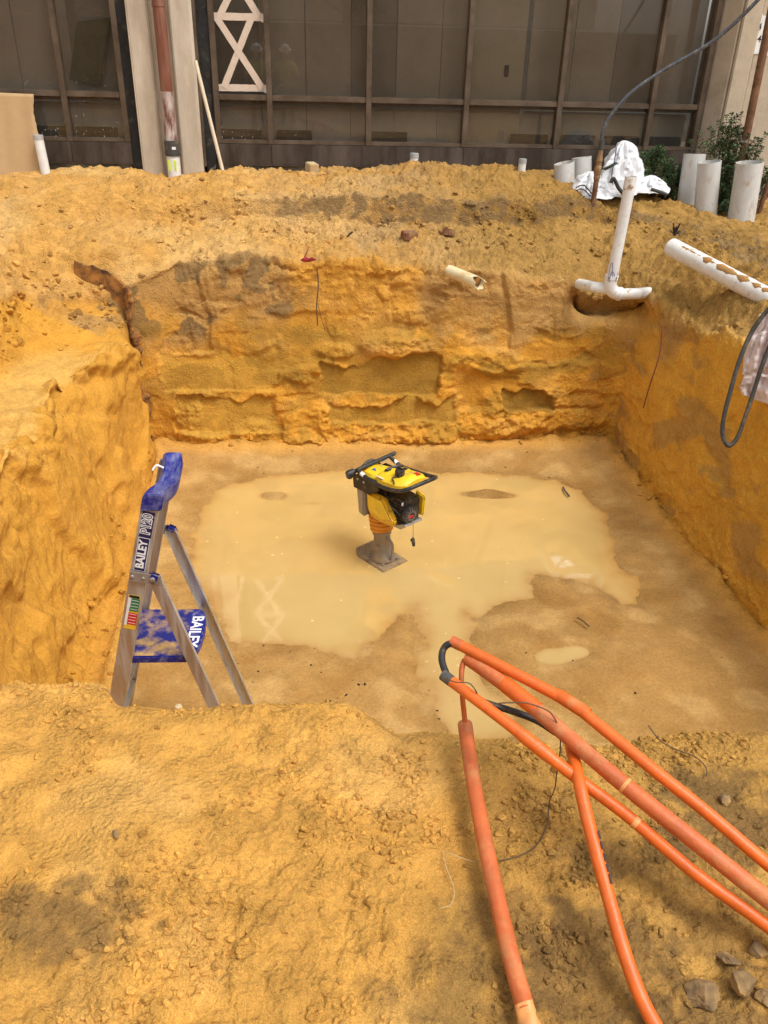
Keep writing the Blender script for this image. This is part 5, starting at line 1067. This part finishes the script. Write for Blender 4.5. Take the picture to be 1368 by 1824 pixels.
# guide handle: a tube loop round the tank, and the cross bar with its grips at the front
def Q(a, b, z): return Vector((ox + a, b, z))
lp = smooth_path([Q(-.155, -.185, .905), Q(-.06, -.187, .885), Q(.03, -.192, .875), Q(.20, -.205, .885), Q(.36, -.20, .915), Q(.435, -.16, .945), Q(.475, -.06, .975), Q(.475, .06, .975), Q(.435, .16, .95), Q(.36, .20, .915), Q(.20, .205, .885), Q(.03, .192, .875), Q(-.06, .187, .885), Q(-.155, .185, .92)], 7)
s = MB(); s.tube(lp, .017, 14); hd = s.build('guide_handle', M['black'], ram, angle=60)
s = MB(); s.tube([Q(-.17, -.25, .875), Q(-.163, -.12, .893), Q(-.155, .0, .907), Q(-.15, .24, .925)], .018, 14); s.ball(Q(-.15, .24, .925), .019); s.build('cross_bar', M['black'], ram, angle=60)
s = MB(); s.tube([Q(-.18, -.27, .868), Q(-.175, -.25, .873), Q(-.173, -.20, .88)], [.026, .034, .03], 14); s.ball(Q(-.19, -.23, .845), .03); s.build('throttle_lever', M['black'], ram, angle=50)
for y in (-.188, .188): s = MB(); s.tube([Q(-.09, y, .893), Q(-.05, y, .884)], .0182, 14); s.build('white_band', M['white'], hd)
s = MB(); s.box(Q(-.16, .13, .895), (.01, .06, .03)); s.build('white_band', M['white'], hd)
s = MB(); a = Q(.385, -.03, .60); s.tube([a, a + Vector((.02, -.01, -.10)), a + Vector((.02, -.01, -.16))], .0028, 6); co_ = s.build('starter_cord', M['grey_metal'], ram)
s = MB(); g = a + Vector((.02, -.01, -.16)); s.tube([g, g - Vector((0, 0, .02)), g + Vector((.008, 0, -.045)), g + Vector((.015, 0, -.075))], [.009, .017, .015, .012], 8); s.ball(g + Vector((-.015, 0, -.03)), .012); s.build('cord_grip', M['black'], co_, angle=50)
# ================================================================ THE ORANGE CONDUITS
def conduit(pts, r, m, label, bells=(), name='orange_conduit', group='orange conduits rising at lower right', n=8):
    P_ = [at(x, y, z=z) for x, y, z in pts]; path = smooth_path(P_, n); base = P_[-1]
    o = thing(name, label, 'conduit', base, 0, group)
    s = MB(); s.tube([p - base for p in path], r, 24, hollow=.86); s.build('tube', M[m], o, angle=55)
    for (t_, ln, k, mm) in bells:
        i = t_ * (len(path) - 1); i0 = int(i); c = path[i0].lerp(path[min(i0 + 1, len(path) - 1)], i - i0) - base; d = (path[min(i0 + 1, len(path) - 1)] - path[max(i0 - 1, 0)]).normalized()
        s = MB(); s.tube([c - d * ln / 2, c - d * ln * .36, c + d * ln * .30, c + d * ln / 2], [r * 1.01, r * k, r * k, r * 1.012], 24); s.build('sleeve', M[mm], o, angle=50)
    return o
conduit([(807, 1143, .33), (905, 1193, .315), (985, 1235, .30), (1022, 1256, .295), (1060, 1286, .285), (1150, 1360, .26), (1260, 1448, .22), (1368, 1540, .17), (1560, 1700, .05)], .0142, 'orange', 'farthest thin orange conduit of the bundle, bent halfway along', ((.365, .09, 1.16, 'orange'), (.012, .03, 1.03, 'orange_faded')))
conduit([(836, 1173, .30), (920, 1235, .285), (1000, 1302, .265), (1100, 1388, .235), (1230, 1492, .195), (1368, 1602, .14), (1560, 1750, .03)], .0192, 'orange_faded', 'thick faded orange conduit in the middle of the bundle', ((.52, .008, 1.03, 'scorched'), (.18, .11, 1.06, 'orange'), (.015, .03, 1.04, 'orange_faded')))
conduit([(793, 1205, .30), (860, 1255, .285), (925, 1305, .265), (960, 1333, .25), (1030, 1388, .215), (1120, 1455, .18), (1240, 1557, .14), (1368, 1650, .09), (1560, 1800, .0)], .0142, 'orange', 'nearest thin orange conduit of the bundle, reaching over the pit', ((.36, .10, 1.14, 'orange'), (.64, .012, 1.06, 'scorched'), (.012, .03, 1.03, 'rubber')))
dcon = conduit([(1017, 1330, .21), (1030, 1385, .225), (1043, 1445, .20), (1068, 1540, .155), (1090, 1620, .11), (1110, 1690, .080), (1138, 1768, .045), (1172, 1835, .02), (1215, 1900, .005), (1290, 1980, -.03)], .0148, 'orange', 'bright orange conduit rising from the ground and crossing over the nearest thin one')
s = MB(); base = dcon.location
for i in range(26):
    if i in (4, 9, 10, 15, 20): continue
    t_ = i / 26; px, py, z = 1066 + 24 * t_, 1480 + 95 * t_, .184 - .05 * t_; p = at(px, py, z=z); 
    q = at(px + .6, py + 3.0, z=z - .0012); v = (Vector((0, 0, EYE)) - p).normalized() * .0166; s.beam(p + v - base, q + v - base, .004, .002)
s.build('printed_text', M['ink'], dcon)
econ = conduit([(829, 1296, .10), (838, 1360, .085), (852, 1440, .07), (870, 1530, .055), (890, 1620, .04), (912, 1712, .034), (937, 1800, .028)], .0190, 'orange_faded', 'faded dusty orange conduit lying over the lip with a cracked lower end', ((.012, .035, 1.04, 'orange_faded'),))
pb = at(937, 1800, z=.028); pe = at(960, 1870, z=.006); pb2 = at(930, 1768, z=.026); base = econ.location; d = (pe - pb)
vs = []; n = 20; a_, c_, d_ = basis(d)
for i, (t_, rr) in enumerate(((-.2, .0194), (.08, .0180), (.2, .0195), (.5, .0205), (.75, .019), (1.1, .018))):
    for k in range(n): an = 2 * PI * k / n; q = rr * (1 + (.22 * math.sin(3 * an + i * 1.3) if i > 0 else 0)); vs.append(pb - base + d * t_ + a_ * math.cos(an) * q + c_ * math.sin(an) * q * (.85 if i else 1))
s = MB(); s.add(vs, [(i * n + k, i * n + (k + 1) % n, (i + 1) * n + (k + 1) % n, (i + 1) * n + k) for i in range(5) for k in range(n)]); s.build('cracked_end', M['scorched'], econ, angle=40)
s = MB(); c = pb - base + d * .16; s.tube([c - d_ * .002 - a_ * .012, c + d_ * .002 + a_ * .012], .0195, 10); 
P_ = [at(x, y, z=z) for x, y, z in ((840, 1172, .30), (828, 1176, .295), (823, 1190, .28), (822, 1215, .25), (825, 1255, .17), (829, 1292, .105))]
s = MB(); s.tube(smooth_path(P_, 8), .0070, 14); o = s.build('thin_orange_tube', M['orange_dark'], None); tag(o, 'thin dark orange tube looping between the thick conduit and the dusty one', 'tube')
P_ = [at(x, y, z=z) for x, y, z in ((812, 1146, .33), (798, 1148, .325), (789, 1158, .31), (787, 1175, .30), (793, 1195, .29), (805, 1215, .28), (830, 1235, .262), (862, 1251, .245), (910, 1266, .225), (955, 1283, .205), (990, 1305, .195))]
s = MB(); s.tube(smooth_path(P_, 8), .0090, 14); o = s.build('black_cable', M['black'], None); tag(o, 'thick black cable bent in a loop out of the orange conduit ends', 'cable')
def wire(pts, r, m, label, name='loose_wire', cat='wire'):
    s = MB(); s.tube(smooth_path([at(x, y, z=z) for x, y, z in pts], 7), r, 6); o = s.build(name, M[m], None); return tag(o, label, cat)
wire([(790, 1207, .325), (812, 1215, .325), (835, 1217, .32), (846, 1228, .315), (850, 1236, .30)], .0016, 'twig', 'fine dark wire wound round the end of the nearest conduit')
wire([(880, 1254, .30), (900, 1252, .315), (935, 1252, .32), (968, 1262, .31), (985, 1275, .30), (996, 1300, .27), (998, 1335, .23), (992, 1375, .17), (988, 1405, .10), (978, 1430, .05), (975, 1465, .02), (960, 1500, .012), (930, 1523, .012), (890, 1533, .012)], .0016, 'twig', 'long dark wire hanging from the conduits down to the sand')
wire([(1155, 1292, .03), (1175, 1318, .025), (1200, 1333, .02), (1238, 1348, .018), (1258, 1368, .015), (1258, 1382, .012)], .0018, 'twig', 'dark root lying on the sand right of the conduits', 'root', 'root')
wire([(786, 1516, .014), (800, 1520, .018), (822, 1528, .02), (846, 1536, .014)], .0009, 'string', 'short pale string lying left of the dusty conduit', 'string', 'string')
wire([(790, 1520, .014), (795, 1545, .018), (806, 1572, .018), (809, 1595, .016), (802, 1612, .015), (784, 1618, .014)], .0009, 'string', 'curved pale string on the dark soil left of the dusty conduit', 'string', 'string')
def yw(pts, r, m, label, name='root', cat='root'):
    s = MB(); s.tube(smooth_path([at(x, y, y=yy) for x, y, yy in pts], 7), r, 6); o = s.build(name, M[m], None); return tag(o, label, cat)
M['redroot'] = mat('red_root', (.16, .03, .015), .7)
yw([(1179, 588, 7.7), (1176, 625, 7.65), (1168, 655, 7.6), (1158, 685, 7.6), (1149, 715, 7.6), (1146, 727, 7.6)], .006, 'redroot', 'thin dark red root hanging down the right pit wall')
yw([(565, 478, 8.5), (567, 510, 8.48), (564, 545, 8.46), (566, 580, 8.46)], .007, 'twig', 'dark root hanging down the far wall below the red scrap'); yw([(566, 540, 8.46), (572, 565, 8.45), (580, 590, 8.44)], .004, 'twig', 'forked tip of dark root on the far wall')
yw([(617, 425, 9.3), (622, 418, 9.3), (628, 413, 9.28)], .012, 'twig', 'short dark stick lying on the bench left of the bricks', 'stick', 'stick')
wire([(1003, 868, ZW + .02), (1008, 876, ZW + .03), (1014, 884, ZW + .02)], .010, 'rubber', 'short dark stick floating in the far right of the puddle', 'stick', 'stick')
wire([(1028, 1100, ZW + .07), (1038, 1106, ZW + .075), (1050, 1116, ZW + .07)], .006, 'twig', 'small twig on the damp floor beyond the conduits', 'twig', 'twig')
# black scrap behind the lying pipe
p = at(1202, 414, y=8.75); o = thing('black_scrap', 'torn scrap of black plastic stuck in the sand behind the lying pipe', 'plastic scrap', p); s = MB()
for k in range(6): an = k * 1.05; s.beam((0, 0, -.03), (.05 * math.cos(an), .03 * math.sin(an), .02 + .035 * (k % 3)), .03, .006)
s.build('plastic', M['black'], o)
# stones that can be told apart
def stone(px, py, r, label, m='stone', sc=(1, .8, .65), seed=1, sink=.25):
    p = at(px, py, z=.0); p.z = ground_z(p.x, p.y); bm = bmesh.new(); bmesh.ops.create_icosphere(bm, subdivisions=4, radius=1)
    v = np.array([q.co[:] for q in bm.verts], np.float32); k = 1 + .40 * fbm(v * 1.0 + seed * 7.7, 2) + .10 * fbm(v * 4 + seed, 3); v = v * k[:, None]; rs_q = np.random.RandomState(seed)
    for q in range(14):
        nn = rs_q.normal(size=3); nn /= np.linalg.norm(nn); v = v - np.maximum(0, v @ nn - rs_q.uniform(.5, .85))[:, None] * nn * .92
    v = v * (1 + .05 * fbm(v * 7 + seed, 3))[:, None] * np.array(sc) * r
    for q, c in zip(bm.verts, v): q.co = c
    me = bpy.data.meshes.new('stone'); bm.to_mesh(me); bm.free(); me.materials.append(M[m]); 
    for f in me.polygons: f.use_smooth = True
    me.set_sharp_from_angle(angle=math.radians(30)); o = bpy.data.objects.new('stone', me); COL.objects.link(o); o.location = p + Vector((0, 0, r * sc[2] * (1 - 2 * sink))); o.rotation_euler = (.2, .1, seed); return tag(o, label, 'stone')
stone(210, 1504, .0135, 'small speckled grey stone alone on the pale sand at left', seed=2, sink=.1)
stone(1250, 1770, .044, 'largest grey brown stone at the lower right corner', seed=3, sink=.38); stone(1318, 1770, .036, 'grey stone wedged right of the largest stone', seed=5, sc=(.8, 1, .7)); stone(1345, 1700, .026, 'brown stone near the right edge above the stone pair', seed=7); stone(1292, 1718, .024, 'small brown stone above the largest stone', seed=9); stone(1360, 1790, .030, 'dark stone cut by the right edge near the corner', seed=11)
stone(1290, 1425, .024, 'dark soil lump at right between the two upper conduits', seed=13)
stone(318, 1253, .017, 'sandy lump on the lip below the ladder stays', 'clodm' if 'clodm' in M else 'paleblock', seed=14, sc=(1, .9, .8))
# ================================================================ what the window panes mirror: two workers and the opposite side of the yard
def person(loc, rz, label, arms, hm='helmet'):
    o = thing('person', label, 'person', loc, rz)
    sk = {0: (0, 0, .95, .15, .10), 1: (0, 0, 1.15, .14, .10), 2: (0, 0, 1.38, .17, .11), 3: (0, .0, 1.50, .06, .06), 4: (0, .02, 1.60, .085, .10), 5: (0, .02, 1.70, .08, .095)}
    vsk = [(0, 0, .95), (0, 0, 1.15), (0, 0, 1.36), (0, 0, 1.50), (0, .02, 1.60), (0, .02, 1.72)]; rad = [.15, .145, .16, .055, .085, .075]; ed = [(0, 1), (1, 2), (2, 3), (3, 4), (4, 5)]
    for sg in (-1, 1):
        i = len(vsk); vsk += [(sg * .20, 0, 1.40), *[(sg * x, y, z) for x, y, z in arms], (sg * .10, 0, .86), (sg * .11, .02, .48), (sg * .12, -.02, .09), (sg * .13, .12, .04)]
        rad += [.07, .05, .038, .04, .095, .065, .045, .04]; ed += [(2, i), (i, i + 1), (i + 1, i + 2), (i + 2, i + 3), (0, i + 4), (i + 4, i + 5), (i + 5, i + 6), (i + 6, i + 7)]
    me = bpy.data.meshes.new('body'); me.from_pydata(vsk, ed, []); b = bpy.data.objects.new('body', me); COL.objects.link(b); m_ = b.modifiers.new('skin', 'SKIN'); 
    for k, r in enumerate(rad): me.skin_vertices[0].data[k].radius = (r, r * .8)
    me.skin_vertices[0].data[0].use_root = True
    ss = b.modifiers.new('sub', 'SUBSURF'); ss.levels = ss.render_levels = 2; me.materials.append(M['skin']); b.parent = o
    for nm, k0, m in (('vest', 1.0, 'hivis'), ('trousers', 0, 'trouser')):
        vv, rr = ([(0, 0, .92), (0, 0, 1.15), (0, 0, 1.37), (0, 0, 1.46)], [.165, .165, .185, .08]) if nm == 'vest' else ([(0, 0, .98), (0, 0, .86)], [.165, .16]); ee = [(i, i + 1) for i in range(len(vv) - 1)]
        for sg in (-1, 1):
            i = len(vv)
            if nm == 'vest': vv += [(sg * .20, 0, 1.40), (sg * arms[0][0], arms[0][1], arms[0][2])]; rr += [.09, .07]; ee += [(2, i), (i, i + 1)]
            else: vv += [(sg * .10, 0, .82), (sg * .11, .02, .48), (sg * .12, -.02, .10)]; rr += [.115, .09, .075]; ee += [(1, i), (i, i + 1), (i + 1, i + 2)]
        me = bpy.data.meshes.new(nm); me.from_pydata(vv, ee, []); c = bpy.data.objects.new(nm, me); COL.objects.link(c); c.modifiers.new('skin', 'SKIN')
        for k, r in enumerate(rr): me.skin_vertices[0].data[k].radius = (r, r * .82)
        me.skin_vertices[0].data[0].use_root = True; ss = c.modifiers.new('sub', 'SUBSURF'); ss.levels = ss.render_levels = 2; me.materials.append(M[m]); c.parent = o
    s = MB(); s.ball((0, .02, 1.715), .125, (1, 1.12, .95), 20, 10); s.tube([(0, .05, 1.70), (0, .055, 1.712)], .150, 20); s.build('hard_hat', M[hm], o); 
    s = MB(); s.ball((0, .115, 1.60), .016, (1, 1, 1.3), 8, 6); s.build('nose', M['skin'], o)
    return o
person((.10, -.42, 0), .10, 'person in yellow green shirt and white helmet holding up a phone, mirrored in the window', [(.30, .10, 1.16), (.16, .26, 1.38), (.09, .29, 1.45)])
person((-.60, -.55, 0), .05, 'person in dull green vest and pale helmet standing at left, mirrored beside the tape cross', [(.27, -.02, 1.12), (.26, .06, .88), (.25, .08, .80)])
opp = thing('opposite_building', 'pale building across the yard, mirrored in the window panes', 'building', (2, -16, 0), FA)
s = MB(); s.box((0, -1, 1.3), (34, 1.6, 2.8)); s.build('wall', M['brown_facade'], opp)
s = MB(); s.box((2, -1, 4.2), (22, 2.2, 2.8)); s.build('parapet', M['plaster'], opp)
s = MB(); s.box((-13, -1, 3.6), (7.9, 1.8, 1.7)); s.build('window', M['darkglass'], opp)
for x in (-7, -2.5, 3, 7.5): s = MB(); s.box((x, -.15, 1.35), (2.2, .12, 1.5)); s.build('window', M['darkglass'], opp)
def tree(loc, h, label, seed):
    rs = random.Random(seed); o = thing('tree', label, 'tree', loc); tr, cr = MB(), MB()
    tr.tube([(0, 0, -.2), (.1, 0, h * .25), (0, .1, h * .5), (.2, 0, h * .8)], [.22, .17, .12, .04], 10)
    for k in range(9):
        z = h * rs.uniform(.3, .6); an = rs.random() * 6.28; L = h * rs.uniform(.2, .36); e = Vector((math.cos(an) * L, math.sin(an) * L, z + L * .7)); tr.tube(smooth_path([(0, 0, z), (e.x * .5, e.y * .5, z + L * .3), e], 4), [.07 * (1 - .09 * i) for i in range(9)], 6)
        for q in range(5):
            cc = e + Vector((rs.gauss(0, .45), rs.gauss(0, .45), rs.gauss(0, .35)))
            for f in range(70):
                p = cc + Vector((rs.gauss(0, .32), rs.gauss(0, .32), rs.gauss(0, .25))); a = Vector((rs.gauss(0, 1), rs.gauss(0, 1), rs.gauss(0, 1))).normalized() * .11; b = a.cross(Vector((rs.gauss(0, 1), rs.gauss(0, 1), rs.gauss(0, 1)))).normalized() * .035
                cr.add([p - a, p + b, p + a, p - b], [(0, 1, 2, 3)])
    tr.build('trunk', M['bark'], o); cr.build('crown', M['leaf'], o)
tree((3.2, -9, 0), 7.5, 'tall spreading tree across the yard, mirrored at right in the panes', 3); tree((-5.5, -11, 0), 6.5, 'smaller tree across the yard, mirrored at left in the panes', 5)
